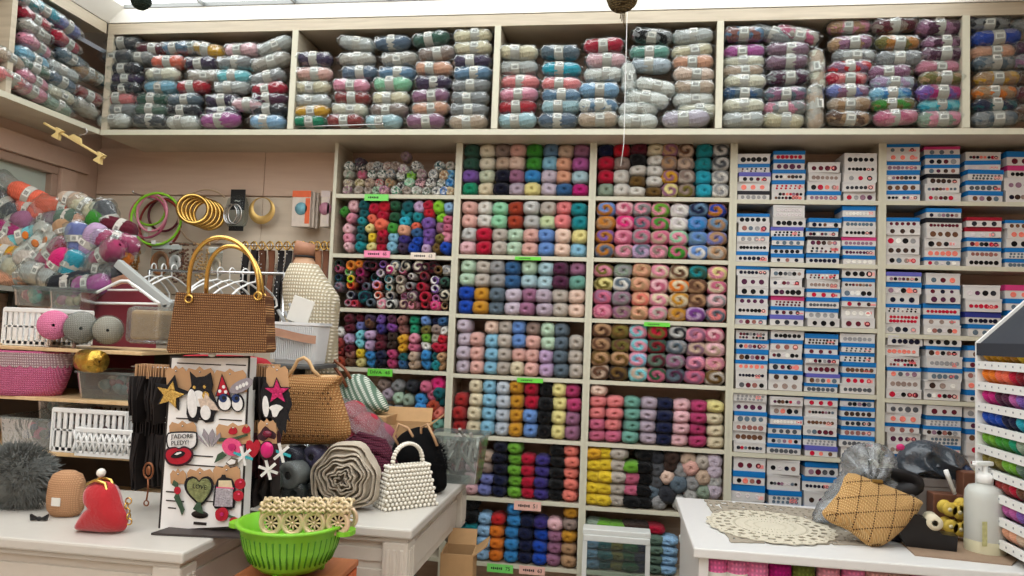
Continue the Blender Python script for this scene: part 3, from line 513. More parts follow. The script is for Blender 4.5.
# packs on the side-wall shelf (lying along y)
PL=[(55,-5,'teal'),(135,35,'turquoise'),(75,5,'teal'),(100,62,'crimson'),(205,85,'periwinkle'),(105,100,'stone'),(200,135,'crimson'),(105,147,'pink'),(220,190,'slate'),(95,188,'sky_blue'),(190,228,'pale_grey'),(95,217,'dark_sage'),(185,262,'slate_blue'),(265,232,'tan'),(300,250,'dark_teal'),(95,258,'pink'),(270,305,'brick'),(90,290,'pink'),(180,303,'ivory'),(170,340,'sage'),(265,345,'stone'),(20,190,'beige'),(20,250,'salmon_pink')]
lab=rows_of(PL,6)
for k,(x,y,c) in enumerate(PL):
    p=at_x(x/3.2,y/3.2,XU-.04); p.z=max(p.z,Z0+ZB+.035); a,b=split(c)
    if p.z>Z0+ZB+HU-.03: p.z=Z0+ZB+HU-.035
    pack(p,c,'%s wrapped yarn pack, %s along %s, side wall shelf'%(sayc(a).replace(' ','-'),lab[k][0],lab[k][1]),'wrapped yarn packs on the side wall shelf',.17,.062,random.uniform(-.05,.05)+.08,PI/2+random.uniform(-.15,.15))
# ---------------------------------------------------------------- button boxes
def disc_mesh():
    prof=[(.0001,-.0006),(.55,-.0006),(.72,-.0014),(.95,-.0012),(1,0)]
    me=MB().lathe([(r*.01,z) for r,z in prof][::-1],12,M=RX(-PI/2),cap=False).mesh('button'); me.materials.append(TINT); return me
BTN=disc_mesh()
BXM=solid('box_white_card',(212,209,205),.55,noise=.05,scale=60)
def boxmesh(name,w,d,h,ch,mat): me=MB().box((0,0,0),(w,d,h),ch).mesh(name); me.materials.append(mat); return me
BODY=boxmesh('button_box',1,1,1,0,BXM)
LIDM=boxmesh('lid',1,1,1,.0,TINT)
STK=boxmesh('price_sticker',1,1,1,0,TINT)
LC=dict(b=(24,112,180),w=(224,222,218),p=(200,60,120),v=(96,96,176),k=(34,34,40),r=(150,24,44),n=(50,60,140))
LN=dict(b='blue-lidded',w='white',p='pink-lidded',v='violet-lidded',k='black-lidded',r='red-spotted',n='navy-lidded')
BC=['black','black','black','charcoal','dark_grey','plum','dark_navy','maroon','grey','white','crimson','brown','dark_brown','taupe','pearl','dusty_mauve','rose_brown','slate','salmon','maroon']
def bstack(ci,row,si,code,X,ytop,px,w=.131,xj=.002):
    zb=Z0+SZ[ci][row]+.0098; zt=at_y(px,ytop,0.).z; n=len(code); hs=[random.uniform(.85,1.15)*(1.25 if c=='W' else 1) for c in code]; tot=sum(hs); z=zb
    for j in range(n-1,-1,-1):
        h=(zt-zb)*hs[j]/tot; c=code[j].lower(); x=X+random.uniform(-xj,xj); y=.07+random.uniform(-.008,.008); ww=w*random.uniform(.95,1.02)
        o=bpy.data.objects.new('button_box',BODY); C.objects.link(o); o.location=(x,y,z+h/2); o.scale=(ww,.12,h-.0008); o.rotation_euler=(0,0,random.uniform(-.09,.09))
        pos='topmost' if j==0 else ORD[j+1]+' from top'
        tag(o,'%s button box, %s, %s stack, %s cubby, %s'%(LN[c],pos,ORD[si+1],ORD[row+1],CN[ci]),'button box','button boxes on the shelves')
        lh=random.uniform(.36,.46) if c!='w' else .16
        l=bpy.data.objects.new('lid',LIDM); C.objects.link(l); l.parent=o; l.location=(0,0,.5-lh/2+.004); l.scale=(1.02,1.03,lh); l.color=lin(LC[c])
        if c=='w': l.color=lin((206,204,202))
        fh=h*(1-lh); nb=random.choice([3,3,4,4,5,5,6,6,7,8]); rows=1
        rr=min(fh*.42,.0115,ww/nb*.42)
        if fh>.02 and nb>=6 and random.random()<.3: rows=2; rr=min(rr,fh*.2)
        kind=random.random(); base=random.choice(BC)
        for q in range(nb):
            for r_ in range(rows):
                b=bpy.data.objects.new('button',BTN); C.objects.link(b); b.parent=o
                zz=-.5+(1-lh)*(.5 if rows==1 else (.28+.44*r_))
                b.location=(-.42+.84*(q+.5)/nb+random.uniform(-.008,.008)+(.02 if r_ else 0),-.502,zz); s_=rr/.01*random.uniform(.8,1.05)
                b.scale=(s_/ww,1/.12,s_/h)
                b.color=jit(col(base if kind<.6 else random.choice(BC)))
        if random.random()<.32:
            b=bpy.data.objects.new('price_sticker',STK); C.objects.link(b); b.parent=o; b.location=(random.uniform(.2,.4),-.504,-.5+(1-lh)*random.uniform(.35,.6)); b.scale=(random.uniform(.12,.24),.01,(1-lh)*random.uniform(.25,.5)); b.color=jit(lin(random.choice([(232,140,136),(232,150,146),(222,110,112),(240,176,168)])))
        z+=h
c4=[["wbvwk","bbbbw","wwwb","wwwww"],["bwbwb","Wwvbbb","bbkwb","bbwpbb"],["bwwbwb","wwwpbv","bwbbbw","wbwbww"],["wbbbww","wbwbbw","bbbwvb","wbbbbw"],["wwbwww","wwbbbb","bwwwbv","bbbbbw"],["wbbw","wwbb","bbwb","wwbw"]]
t4=[[153.6,150,162,153],[213,205,218,205.5],[266,268.5,270,268],[330.5,330.5,334,334],[393,397,396.5,398],[458,460,463,465]]
for r_ in range(6):
    for s_ in range(4): bstack(4,r_,s_,c4[r_][s_],.4785+(s_+.5)*.141,t4[r_][s_],[754,788,826,862][s_])
c5=[["bwbbbb","pbbkww","wbbbb","bpww"],["bwwww","bkwwwb","rrbbw","bwwbb"],["vbwbww","wbwbbw","wwnb","pbbb"],["wwwbww","wbwbww","bbbwb","wbww"],["wwbwwb","wbbwbw","wbbww","wwbw"],["wbww","bwbw","wbwb","bww"]]
t5=[[143.5,145.6,151,151],[217,208,217,220],[272,273,285,285],[335.5,337,346,346],[404,406,408,410],[472,474,476,480]]
for r_ in range(6):
    for s_ in range(4): bstack(5,r_,s_,c5[r_][s_],at_y([903,943,984,1024][s_],170+60*r_,0.).x+.004,t5[r_][s_],[901,943,984,1024][s_],.134)
# ================================================================ clutter, side of the room with the tables
def box_in(p0,p1): return (p0+p1)/2
def pxw(px0,px1,py,Y): return abs(at_y(px1,py,Y).x-at_y(px0,py,Y).x)
def pillow(poly,th,n=8,pw=2.2,seed=0,wr=.0,cy=0,cr=0.):
    """soft bag from an outline in x,z: two bulging faces meeting at the rim"""
    rnd=random.Random(seed); P=[Vector((p[0],0,p[1])) for p in poly]; c=sum(P,Vector())/len(P); N=len(P); mb=MB()
    ph=rnd.random()*6
    for sgn in (-1,1):
        vs=[c+Vector((0,sgn*th/2,0))]; fs=[]
        for k in range(1,n+1):
            r=k/n
            for i,p in enumerate(P):
                q=c+(p-c)*r; y=sgn*th/2*max(1-r**pw,0)**.5
                y+=sgn*wr*math.sin(40*q.x+ph+25*q.z)*math.sin(33*q.z-20*q.x)*(1-r**3)
                if cr: y+=sgn*cr*(1-r**4)*(1-abs(math.sin(38*q.x+21*q.z+ph+2*math.sin(30*q.z)))-abs(math.sin(-17*q.x+44*q.z+2*ph+2*math.sin(26*q.x)))*.8)
                vs.append(Vector((q.x,y+cy,q.z)))
        for i in range(N): fs.append((0,1+i,1+(i+1)%N))
        for k in range(n-1):
            for i in range(N): a=1+k*N; fs.append((a+i,a+(i+1)%N,a+N+(i+1)%N,a+N+i))
        mb.add(vs,fs,0,True)
    return mb
def smooth_poly(pts,n=4):
    """closed Catmull-Rom through pts"""
    N=len(pts); o=[]
    for i in range(N):
        p0,p1,p2,p3=[Vector(pts[(i+k-1)%N]) for k in range(4)]
        for j in range(n):
            t=j/n; o.append(tuple(.5*((2*p1)+(p2-p0)*t+(2*p0-5*p1+4*p2-p3)*t*t+(3*p1-p0-3*p2+p3)*t**3)))
    return o
def local(pxs,Y,o,s=1): return [(at_y(x,y,Y).x-o.x,at_y(x,y,Y).z-o.z) for x,y in pxs]
def rr(w,h,r,n=5,cx=0,cz=0):
    o=[]
    for (sx,sz,a) in ((1,1,0),(-1,1,PI/2),(-1,-1,PI),(1,-1,1.5*PI)):
        for k in range(n+1): t=a+PI/2*k/n; o.append((cx+sx*(w/2-r)+r*math.cos(t),cz+sz*(h/2-r)+r*math.sin(t)))
    return o
def rib(name,c1,c2,scale,direction='Z',bump=1.,rough=.9,dist=1.):
    """knitted / woven surface"""
    if name in MATS: return MATS[name]
    x=NT(name); tc=x.new('ShaderNodeTexCoord')
    w1=x.new('ShaderNodeTexWave',wave_type='BANDS',bands_direction='X',i_Scale=scale,i_Distortion=dist); w2=x.new('ShaderNodeTexWave',wave_type='BANDS',bands_direction=direction,i_Scale=scale*.8,i_Distortion=dist)
    x.link(tc.outputs['Object'],w1.inputs[0]); x.link(tc.outputs['Object'],w2.inputs[0])
    m=x.new('ShaderNodeMath',operation='MULTIPLY'); x.link(w1.outputs['Fac'],m.inputs[0]); x.link(w2.outputs['Fac'],m.inputs[1])
    mx=x.new('ShaderNodeMix',data_type='RGBA'); mx.inputs[6].default_value=lin(c1); mx.inputs[7].default_value=lin(c2); x.link(m.outputs[0],mx.inputs[0]); x.link(mx.outputs[2],x.b.inputs['Base Color'])
    bp=x.new('ShaderNodeBump',i_Strength=bump,i_Distance=.003); x.link(m.outputs[0],bp.inputs['Height']); x.link(bp.outputs[0],x.b.inputs['Normal']); x.b.inputs['Roughness'].default_value=rough; x.b.inputs['Specular IOR Level'].default_value=.25
    MATS[name]=x.m; return x.m
ZT=.95
# ---------------------------------------------------------------- tables
TW=solid('table_white',(198,193,184),.4,noise=.03); TWD=solid('table_cream',(204,196,184),.5,noise=.04)
def table(name,label,x0,x1,y0,y1,ap,loc_label=None):
    t=thing(name,label,'table',((x0+x1)/2,(y0+y1)/2,0)); cx,cy=(x0+x1)/2,(y0+y1)/2; W,D=x1-x0,y1-y0
    MB().box((0,0,ZT-.014),(W,D,.028),.006).build('tabletop',TW,t)
    MB().box((0,0,ZT-.036),(W-.03,D-.03,.016),.005).build('moulding',TW,t)
    for sy in (-1,1):
        a=MB().box((0,sy*(D/2-.045),ZT-.044-ap/2),(W-.1,.02,ap)).box((0,sy*(D/2-.035),ZT-.05-ap*.25),(W-.16,.012,ap*.28),.003).box((0,sy*(D/2-.035),ZT-.05-ap*.68),(W-.16,.012,ap*.28),.003); a.build('apron',TWD,t)
    for sx in (-1,1): MB().box((sx*(W/2-.045),0,ZT-.044-ap/2),(.02,D-.1,ap)).box((sx*(W/2-.035),0,ZT-.044-ap/2),(.012,D-.2,ap*.6),.003).build('apron',TWD,t)
    zb=ZT-.044-ap
    for sx in (-1,1):
        for sy in (-1,1):
            l=MB(); x,y=sx*(W/2-.05),sy*(D/2-.05)
            l.box((x,y,ZT-.044-ap/2),(.075,.075,ap+.006),.006)
            for k in (-1,0,1): l.box((x+k*.02,y+sy*.037,ZT-.044-ap/2),(.012,.008,ap*.75),.003); l.box((x+sx*.037,y+k*.02,ZT-.044-ap/2),(.008,.012,ap*.75),.003)
            l.lathe([(.033,zb),(.026,zb-.012),(.036,zb-.03),(.038,zb-.05),(.024,zb-.065),(.03,zb-.09),(.036,zb-.18),(.034,zb-.3),(.022,.2),(.03,.16),(.022,.12),(.026,.03),(.02,0)],16,M=T(x,y,0)); l.build('leg',TWD,t)
    return t
ltab=table('counter_table','white panelled table under the patch stand and red pouch',-2.62,-1.007,-1.534,-.98,.16)
mtab=table('side_table','white turned-leg table under the pearl handbag',-.998,-.546,-1.185,-.36,.135)
MB().box((0,.02,.42),(.3,.72,.02),.004).build('lower_shelf',TWD,mtab)
# ---------------------------------------------------------------- bin rack behind
RK=thing('bin_rack','tall narrow rack of pale wooden planks holding baskets behind the white table','rack',(-2.05,-.8,0))
PLK=wood('plank_pine',(206,172,124),(224,194,150),(30,3,3),.5); GM=solid('rack_grey',(96,98,98),.45,metal=.5,noise=.06)
for z in (1.387,1.222,1.045,.87): MB().box((0,0,z),(1.02,.34,.012),.002).build('plank',PLK,RK)
for x in (-.43,.5):
    for y in (.15,): MB().box((x,y,.69),(.03,.03,1.38)).build('post',GM,RK)
MB().box((0,.172,1.0),(1.0,.006,.76)).build('back_panel',solid('rack_back',(70,62,56),.7,noise=.15,scale=8),RK)
gs=thing('glass_shelf','grey-edged glass shelf carrying the heap of wrapped yarn','shelf',(-2.335,-.4,1.598),rot=(0,R(3.2),0))
MB().box((0,0,0),(.68,.44,.012),.002).build('glass_plate',solid('glass_plate',(140,156,150),.15,noise=.03),gs)
MB().box((0,-.222,0),(.68,.008,.02)).build('edge_rail',solid('rail_grey',(150,152,148),.4,metal=.4,noise=.04),gs)
for x in (-.3,.3): MB().box((x,.1,-.78),(.03,.03,1.55)).build('support',GM,gs)
# ---------------------------------------------------------------- heap of wrapped yarn
HP=[(25,115,0,'pale_grey',35,1.3),(195,165,0,'coral',25,1.2),(20,225,0,'dark_grey',40,1),(215,270,0,'salmon',12,1.1),(400,250,0,'coral',6,1.25),(470,205,0,'beige',10,.9),(560,255,0,'cream',25,.8),(110,350,0,'mauve',-5,1.1),(310,350,0,'dusty_mauve',-4,1.15),(435,330,0,'dark_sage',0,.6),(500,385,0,'peach',70,.7),(600,385,0,'green',-48,1),(690,330,0,'dark_grey',65,1),(760,400,0,'maroon',20,.9),(60,420,0,'magenta',10,.9),(150,475,0,'aqua',-18,1.1),(320,460,0,'off_white',35,1.05),(420,440,0,'tan',70,.8),(490,500,0,'periwinkle',88,1),(590,500,0,'lilac',-60,1),(745,505,0,'raspberry',12,1.1),(30,480,0,'beige',40,1),
    (215,110,70,'white',-42,1.1),(50,150,70,'gold',10,1),(60,225,70,'cream',15,1),(270,175,70,'off_white',-45,.9),(350,140,70,'rose',-45,1),(370,230,70,'hot_pink',-50,1),(465,230,70,'turquoise',-70,.8),(550,240,70,'grey',-42,1.1),(670,260,70,'dark_grey',8,1.1),(130,295,70,'peach',-4,1.2),(265,290,70,'pale_grey',15,1),(450,338,70,'charcoal',-5,1.1),(590,360,70,'orchid',-8,.9),(705,338,70,'peach',-4,.9),(680,150,70,'raspberry',-30,1),(755,150,70,'orange',30,.7),(430,150,70,'crimson',60,.8),(200,220,70,'stone',30,.9)]
lab=rows_of([(a,b+c*6.4,d) for a,b,c,d,e,f in HP],8); FLW=solid('orange_print',(222,120,40),.5,noise=.1)
for k,(x,y,oy,c,tl,sc_) in enumerate(HP):
    px,py=x/6.4,160+oy+y/6.4; py+=max(0,(268-py)*.14); Y=-.42-.0016*(py-180)+random.uniform(-.03,.03); p=at_y(px,py,Y)
    if p.x<XL+.07: p.x=XL+.07
    o=pack(p,c,'%s wrapped yarn pack, %s along %s, heap on glass shelf'%(sayc(c).replace(' ','-'),lab[k][0],lab[k][1]),'wrapped yarn packs heaped on the glass shelf',.168*sc_,.09,R(tl),random.uniform(-.3,.3),wrap=(k%2==0)); o.children[0].scale=(.72,1,1)
    if c in('off_white','white','aqua','gold') : MB().lathe([(.0001,-.001),(.009,-.001),(.012,0)],9,M=T(.03,-.039,0)@RX(-PI/2)).build('flower_print',FLW,o)
# ---------------------------------------------------------------- cream clip hanger under the side shelf
h=at_y(75,141,-.45); CRM=solid('cream_plastic',(222,196,132),.4,noise=.03)
t=thing('clip_hanger','cream plastic clip hanger dangling from the side wall shelf','hanger',h,rot=(0,R(27),0))
b=MB(); b.box((-.005,0,0),(.33,.007,.01),.003); b.prism([(-.035,.004),(.035,.004),(.02,.022),(-.02,.022)],.008,y0=-.004); b.build('bar',CRM,t)
for x in (-.085,.14): b=MB(); b.prism([(x-.018,-.03),(x+.018,-.03),(x+.006,-.008),(x+.018,.012),(x-.018,.012),(x-.006,-.008)],.02,y0=-.01); b.build('clip',CRM,t)
MB().tube([(0,0,.02),(.01,0,.035),(.028,0,.045),(.03,0,.06),(.015,0,.068),(0.004,0,.06)],.0022,6).build('hook',SILV,t)
# ---------------------------------------------------------------- headbands and bangles on the wall
def ring(name,label,cat,px,py,rpx,rad,c,Y,grp=None,metal=False,tilt=0,sx=1.,flat=1.):
    p=at_y(px,py,Y); r=pxw(px-rpx,px+rpx,py,Y)/2; m=GOLD if metal else solid('hoop_'+c,PAL[c],.35,noise=.04)
    t=thing(name,label,cat,p,group=grp,rot=(0,0,tilt)); MB().torus((0,0,0),r,rad,36,8,'Y',sx=sx,flat=flat).build('hoop',m,t); return t
for i,(px,py,r,c,Y,l) in enumerate([(148,217,19,'rose',.10,'dusty rose'),(152,213,17,'pink',.06,'bright pink'),(156,219,24,'lime',.02,'large lime green'),(150,210,14,'lime',.13,'small lime green'),(160,224,23,'brick',.14,'brick red'),(164,215,15,'maroon',.16,'maroon')]):
    t=ring('hanging_headband',l+' hoop headband hanging on wall peg beside yarn heap','headband',px,py,r,.006,c,Y,None,False,random.uniform(-.25,.25))
    if i in(0,1,2): MB().box((0,-.008,-r*.0047),(.022,.003,.018),.001).build('price_tag',PAPER,t)
pg=MB(); pg.tube([(0,.01,0),(0,-.16,.005),(0,-.165,.014)],.004,8); t=thing('wall_peg','metal peg holding the coloured headbands','peg',at_y(154,200,.17)); pg.build('rod',SILV,t)
for i in range(5): ring('bangle','gold bangle on wall peg, %s from the front'%ORD[i+1],'bangle',193+i*4,209+i*1.5,13,.009,'gold',.0+.022*i,'gold bangles',True,.5)
p=at_y(205,217,.12); t=thing('necklace','beige open hoop necklace hanging around the gold bangles','necklace',p); MB().tube([(.14*math.cos(a),0,.135*math.sin(a)) for a in [R(-50-i*8) for i in range(34)]],.0045,8).build('hoop',solid('beige_cord',(198,170,140),.6),t); MB().ball((.09,0,-.103),.008).build('end_bead',SILV,t)
p=at_y(262,207,.13); t=thing('necklace','gold crescent collar necklace hanging on the wall','necklace',p)
b=MB(); b.grid(lambda u,v:((.044+.018*v*(1.2-math.sin(2*PI*u)))*math.cos(2*PI*u),-.004*math.sin(PI*v),(.044+.018*v*(1.2-math.sin(2*PI*u)))*math.sin(2*PI*u)-.0),36,4,True,False); b.build('collar',solid('pale_gold',(206,172,104),.4,metal=.7,noise=.15),t)
p=at_y(237,213,.12); t=thing('accessory_card','black hanging card with bagged silver jewellery on the wall','jewellery card',p)
MB().box((0,0,.065),(.075,.004,.1),.001).box((0,.0,-.075),(.075,.004,.025),.001).build('card',BLACK,t)
b=MB()
for k in range(5): b.torus((random.uniform(-.02,.02),-.012-.006*k,-.01),.034,.003,20,6,sz=1.4)
b.build('silver_bangle',SILV,t)
pillow(smooth_poly([(-.05,.07),(.045,.075),(.05,-.06),(-.045,-.065)],4),.06,wr=.006).build('plastic_bag',WRAP,t)
text('~',.05,PAPER,t,(0,-.004,.06))
for (px,lbl,c,c2,w) in ((302,'orange topped packet with blue picture hanging on the wall',(226,104,60),(120,176,190),23),(326,'pale picture card packet hanging beside the shelving','(212,196,190)',(190,130,150),11)):
    c=c if isinstance(c,tuple) else (212,196,190); p=at_y(px,209,.08); W=pxw(px-w/2,px+w/2,209,.08); t=thing('craft_packet',lbl,'packet',p)
    for k in range(3): MB().box((.008*k,.025*k,0),(W*.8,.02,.17),.002).build('packet',solid('packet_card%d'%px,(214,200,186),.5),t)
    MB().box((0,-.011,.07),(W*.8,.002,.03)).box((W*.28,-.011,-.01),(W*.2,.002,.12)).build('header',solid('packet_top%d'%px,c,.5),t); MB().lathe([(.0001,-.012),(.03,-.012),(.03,-.01)],18,M=RX(-PI/2)@T(0,0,0)).build('picture',solid('packet_pic%d'%px,c2,.5,noise=.3,scale=60),t)
# ---------------------------------------------------------------- belts and chains hanging on a wall rail
p0,p1=at_y(122,243,.1),at_y(334,246,.1); t=thing('wall_rail','thin metal rail with hanging belts along the wall','rail',(p0+p1)/2)
L_=(p1-p0).length; MB().tube([(-L_/2,0,0),(L_/2,0,0)],.005,8).tube([(-L_/2,0,0),(-L_/2,.07,0)],.004).tube([(L_/2,0,0),(L_/2,.07,0)],.004).build('rod',SILV,t)
BLT=[(246,'black_leather',(26,24,26),'black studded'),(255,'black_leather',(26,24,26),'narrow black'),(263,'brown_leather',(104,66,48),'brown leather'),(271,'tan_brown_leather',(132,84,60),'reddish brown'),(280,'black_leather',(26,24,26),'black braided'),(288,'black_leather',(26,24,26),'long black'),(296,'brown_leather',(104,66,48),'dark brown'),(298+6,'tan_leather',(176,122,88),'tan'),(312,'brown_leather',(104,66,48),'chestnut'),(318,'tan_leather',(176,122,88),'light tan'),(325,'tan_brown_leather',(132,84,60),'russet'),(331,'brown_leather',(104,66,48),'deep brown')]
for i,(px,mn,c,l) in enumerate(BLT):
    p=at_y(px,246,.08); t=thing('hanging_belt',l+' belt with gold buckle hanging on rail, %s along'%ORD[i+1],'belt',p,group='belts on the wall rail'); Lb=random.uniform(.3,.36)
    b=MB(); b.grid(lambda u,v:(-.014+.028*u+.003*math.sin(9*v),-.012*math.sin(5*v+i),-.02-Lb*v),2,10); b.grid(lambda u,v:(-.014+.028*u+.003*math.sin(9*v+1),.012-.006*math.sin(5*v+i),-.02-Lb*v),2,10); b.build('strap',solid(mn,c,.45,noise=.15,scale=50),t)
    MB().torus((0,-.01,.0),.016,.0035,14,6,sz=1.2).box((0,-.01,0),(.004,.004,.03)).build('buckle',GOLD,t)
    if 'studded' in l or 'braided' in l or i in(5,2):
        b=MB(); [b.ball((random.choice([-.006,.006]),-.02,-.04-.0165*k),.0042,8,5) for k in range(18)]; b.build('studs',SILV,t)
for i,(px,py,c,l) in enumerate([(128,262,(176,128,60),'gold bead'),(138,262,(150,104,50),'bronze bead'),(182,268,(98,64,50),'brown wooden bead'),(192,268,(120,84,60),'small brown bead'),(206,262,(196,160,110),'pale gold bead')]):
    p=at_y(px,245,.06); t=thing('hanging_necklace',l+' necklace strands hanging on wall rail','necklace',p); b=MB()
    for s in range(5):
        w_=.012+.005*s; hh=.1+.02*s
        for k in range(14):
            a=PI*k/13; b.ball((w_*math.cos(a)*1.2,-.01-.006*s,-hh*math.sin(a)),.0062,7,5)
    b.build('strand',solid('bead_%d'%px,c,.3,metal=.6 if i in(0,1,4) else 0,noise=.2,scale=90),t)
for px,py,w,h_,c,l in ((161,259,20,34,(160,106,66),'brown leather bracelet'),(215,262,14,30,(196,176,150),'beige earring'),(176,258,10,28,(212,206,200),'white bagged charm')):
    p=at_y(px,py,.03); W=pxw(px-w/2,px+w/2,py,.03); Hh=h_*.0045; t=thing('jewellery_packet',l+' in a clear packet hanging below the headbands','jewellery packet',p)
    MB().torus((0,0,-.02),W*.34,.008,20,8,sz=1.3,flat=2).build('bracelet',solid('brac%d'%px,c,.5,noise=.1),t); MB().box((0,0,Hh*.42),(W,.004,Hh*.2),.001).build('header_card',PAPER,t)
    pillow(rr(W,Hh,.008),.03,wr=.004).build('plastic_bag',WRAP,t)
# ---------------------------------------------------------------- white clothes hangers on a rail
p0,p1=at_y(150,268,-.35),at_y(285,276,-.35); t=thing('garment_rail','slim chrome garment rail carrying white hangers','garment rail',(p0+p1)/2); L_=(p1-p0).length
b=MB().tube([(-L_/2,0,0),(L_/2,0,0)],.006,8); b.build('rod',SILV,t); z_=((p0+p1)/2).z
for s in(-1,1): MB().tube([(s*L_/2,0,0),(s*L_/2,0,-z_+.01)],.008,8).lathe([(.05,-z_),(.05,-z_+.012),(.01,-z_+.016)],16,M=T(s*L_/2,0,0)).build('upright',SILV,t)
hm=MB(); hm.tube([(.0,0,-.035),(0,0,-.005)]+[(.014-.018*math.cos(a),0,.005+.018*math.sin(a)) for a in [PI*(k/9)*1.15-.1 for k in range(10)]],.0032,6); HOOK=hm.mesh('hook')
hb=MB(); hb.tube([(0,0,-.035),(.06,0,-.05),(.14,0,-.085),(.19,0,-.12),(.2,0,-.15),(.18,0,-.16),(-.18,0,-.16),(-.2,0,-.15),(-.19,0,-.12),(-.14,0,-.085),(-.06,0,-.05)],.005,8,True); BODY_H=hb.mesh('bar')
HOOK.materials.append(WHITEP); BODY_H.materials.append(WHITEP)
hb=None
for i,px in enumerate((152,162,172,208,218,230,243,256)):
    p=at_y(px,268+(px-150)*.06,-.35); t=thing('clothes_hanger','white plastic clothes hanger on garment rail, %s along'%ORD[i+1],'hanger',(p.x,p.y,p.z-.002),PI/2+random.uniform(-.35,.1),'white hangers on the rail')
    obj('hook',HOOK,None,t); obj('bar',BODY_H,None,t).scale=(.8,1,.8)
# grey arm + maroon cloth on a clip hanger
a,b_=at_y(118,263,-.6),at_y(170,306,-.6); t=thing('sloped_rail','flat pale grey display arm sloping down beside the maroon cloth','display arm',(a+b_)/2,rot=(0,math.atan2(a.z-b_.z,b_.x-a.x),0)); L_=(b_-a).length
MB().box((0,0,0),(L_,.03,.034),.004).prism([(L_*.42,-.017),(L_*.54,-.03),(L_*.52,.017)],.03,y0=-.015).build('bar',solid('arm_grey',(176,180,178),.4,noise=.04),t)
p=at_y(122,292,-.66); t=thing('trouser_hanger','white plastic skirt hanger with notched shoulders above maroon cloth','hanger',p)
pl=[(86,300),(96,293),(112,285),(121,281),(128,281),(138,288),(146,294),(154,300),(160,304)]; b=MB(); b.tube([(q[0],0,q[1]) for q in local(pl,-.66,p)],.006,8); q=local([(86,303),(160,304)],-.66,p); b.tube([(q[0][0],0,q[0][1]),(q[1][0],0,q[1][1])],.005,8); q=local([(108,290),(138,290)],-.66,p); b.tube([(q[0][0],0,q[0][1]),(q[1][0],0,q[1][1])],.004,8); b.build('frame',WHITEP,t)
MRN=solid('maroon_cloth',(110,18,36),.85,noise=.12,scale=12,sheen=.3); p=at_y(122,300,-.63); t=thing('maroon_cloth','dark maroon cloth hanging behind the white skirt hanger','cloth',p)
q=local([(90,305),(110,289),(122,284),(128,284),(146,296),(158,306),(154,388),(84,388)],-.63,p); pillow(q,.02,6).build('cloth_panel',MRN,t)
# ---------------------------------------------------------------- baskets and tubs on the planks
def snap(z):
    for p in (1.393,1.228,1.051,.876):
        if abs(z-p)<.07: return p+.001
    return z
def slot_basket(name,label,px0,px1,py0,py1,Y,d,kind,group=None,mat=None,rz=0):
    a,b=at_y(px0,py1,Y),at_y(px1,py0,Y); W,H_=b.x-a.x,b.z-a.z; t=thing(name,label,'basket',((a.x+b.x)/2,Y+d/2,snap(a.z)),rz,group); mb=MB(); mat=mat or WHITEP
    mb.box((0,0,.004),(W,d,.006)); r=.008
    for (cx,cy,sx,sy) in ((0,-d/2,W,.005),(0,d/2,W,.005),(-W/2,0,.005,d),(W/2,0,.005,d)):
        mb.box((cx,cy,H_-.008),(sx+.006,sy+.006,.016),.003); mb.box((cx,cy,.008),(sx,sy,.016)); mb.box((cx,cy,H_*.5),(sx,sy,.006))
        Lh=max(sx,sy); n=max(4,int(Lh/.021)) if kind=='slot' else max(6,int(Lh/.02))
        for k in range(n+1):
            u=-Lh/2+Lh*k/n; x,y=(cx+u,cy) if sx>sy else (cx,cy+u)
            if kind=='slot': mb.box((x,y,H_/2),(.013 if sx>sy else sx,.013 if sy>sx else sy,H_-.01))
            else:
                for sg in(-1,1):
                    if sx>sy: mb.tube([(x-sg*.012,y,.01),(x+sg*.012,y,H_-.01)],.0048,5)
                    else: mb.tube([(x,y-sg*.012,.01),(x,y+sg*.012,H_-.01)],.0048,5)
    mb.build('basket_shell',mat,t); return t,W,H_
t,W,H_=slot_basket('slotted_basket','white slotted plastic basket beside the pink twine ball',3,52,304,340,-.92,.2,'slot')
# plastic tub boxes behind
TUB=plastic_wrap('tub_plastic',(214,222,220),clear=.86,bump=.1,scale=10,rough=.2,k=.7)
def tub(label,px0,px1,py0,py1,Y,d,cont=None,lid=False):
    a,b=at_y(px0,py1,Y),at_y(px1,py0,Y); W,H_=b.x-a.x,b.z-a.z; t=thing('plastic_tub',label,'plastic tub',((a.x+b.x)/2,Y+d/2,snap(a.z)))
    mb=MB(); k=.9; n=24; out=rr(W,d,.02); ins=[(x*k,y*k) for x,y in out]; N=len(out)
    vs=[(x,y,.0) for x,y in ins]+[(x,y,H_) for x,y in out]+[(x*1.04,y*1.05,H_) for x,y in out]+[(x*1.04,y*1.05,H_-.008) for x,y in out]
    mb.add(vs,[(r*N+i,r*N+(i+1)%N,(r+1)*N+(i+1)%N,(r+1)*N+i) for r in range(3) for i in range(N)]+[list(range(N))[::-1]],0,False); mb.build('tub_shell',TUB,t)
    if lid: MB().box((0,0,H_+.004),(W*1.02,d*1.02,.008),.003).build('lid',TUB,t)
    if cont:
        for c,n_ in cont:
            mb=MB()
            for _ in range(n_): mb.ball((random.uniform(-W*.36,W*.36),random.uniform(-d*.34,d*.34),random.uniform(.024,max(.03,H_*.7))),random.uniform(.012,.02),8,6)
            mb.build('trinkets',solid('trinket_%d_%d_%d'%c,c,.5,noise=.2),t)['kind']='stuff'
    return t
tub('clear lidded plastic box with striped paper strip behind slotted basket',10,38,288,305,-.78,.12,[((180,90,110),6),((90,160,140),4)],True)
tub('second clear lidded plastic box with striped strip beside the first',45,78,290,309,-.76,.12,[((170,150,110),6),((180,110,130),4)],True)
tub('clear plastic tub of teal trinkets under the gold foil roll',72,142,372,396,-.94,.2,[((96,130,130),16),((180,170,150),8),((140,60,70),6)])
tub('long clear plastic tub of blue and pink trinkets on the low plank',-6,56,418,446,-.96,.22,[((50,70,110),14),((190,70,110),12),((80,90,80),10)])
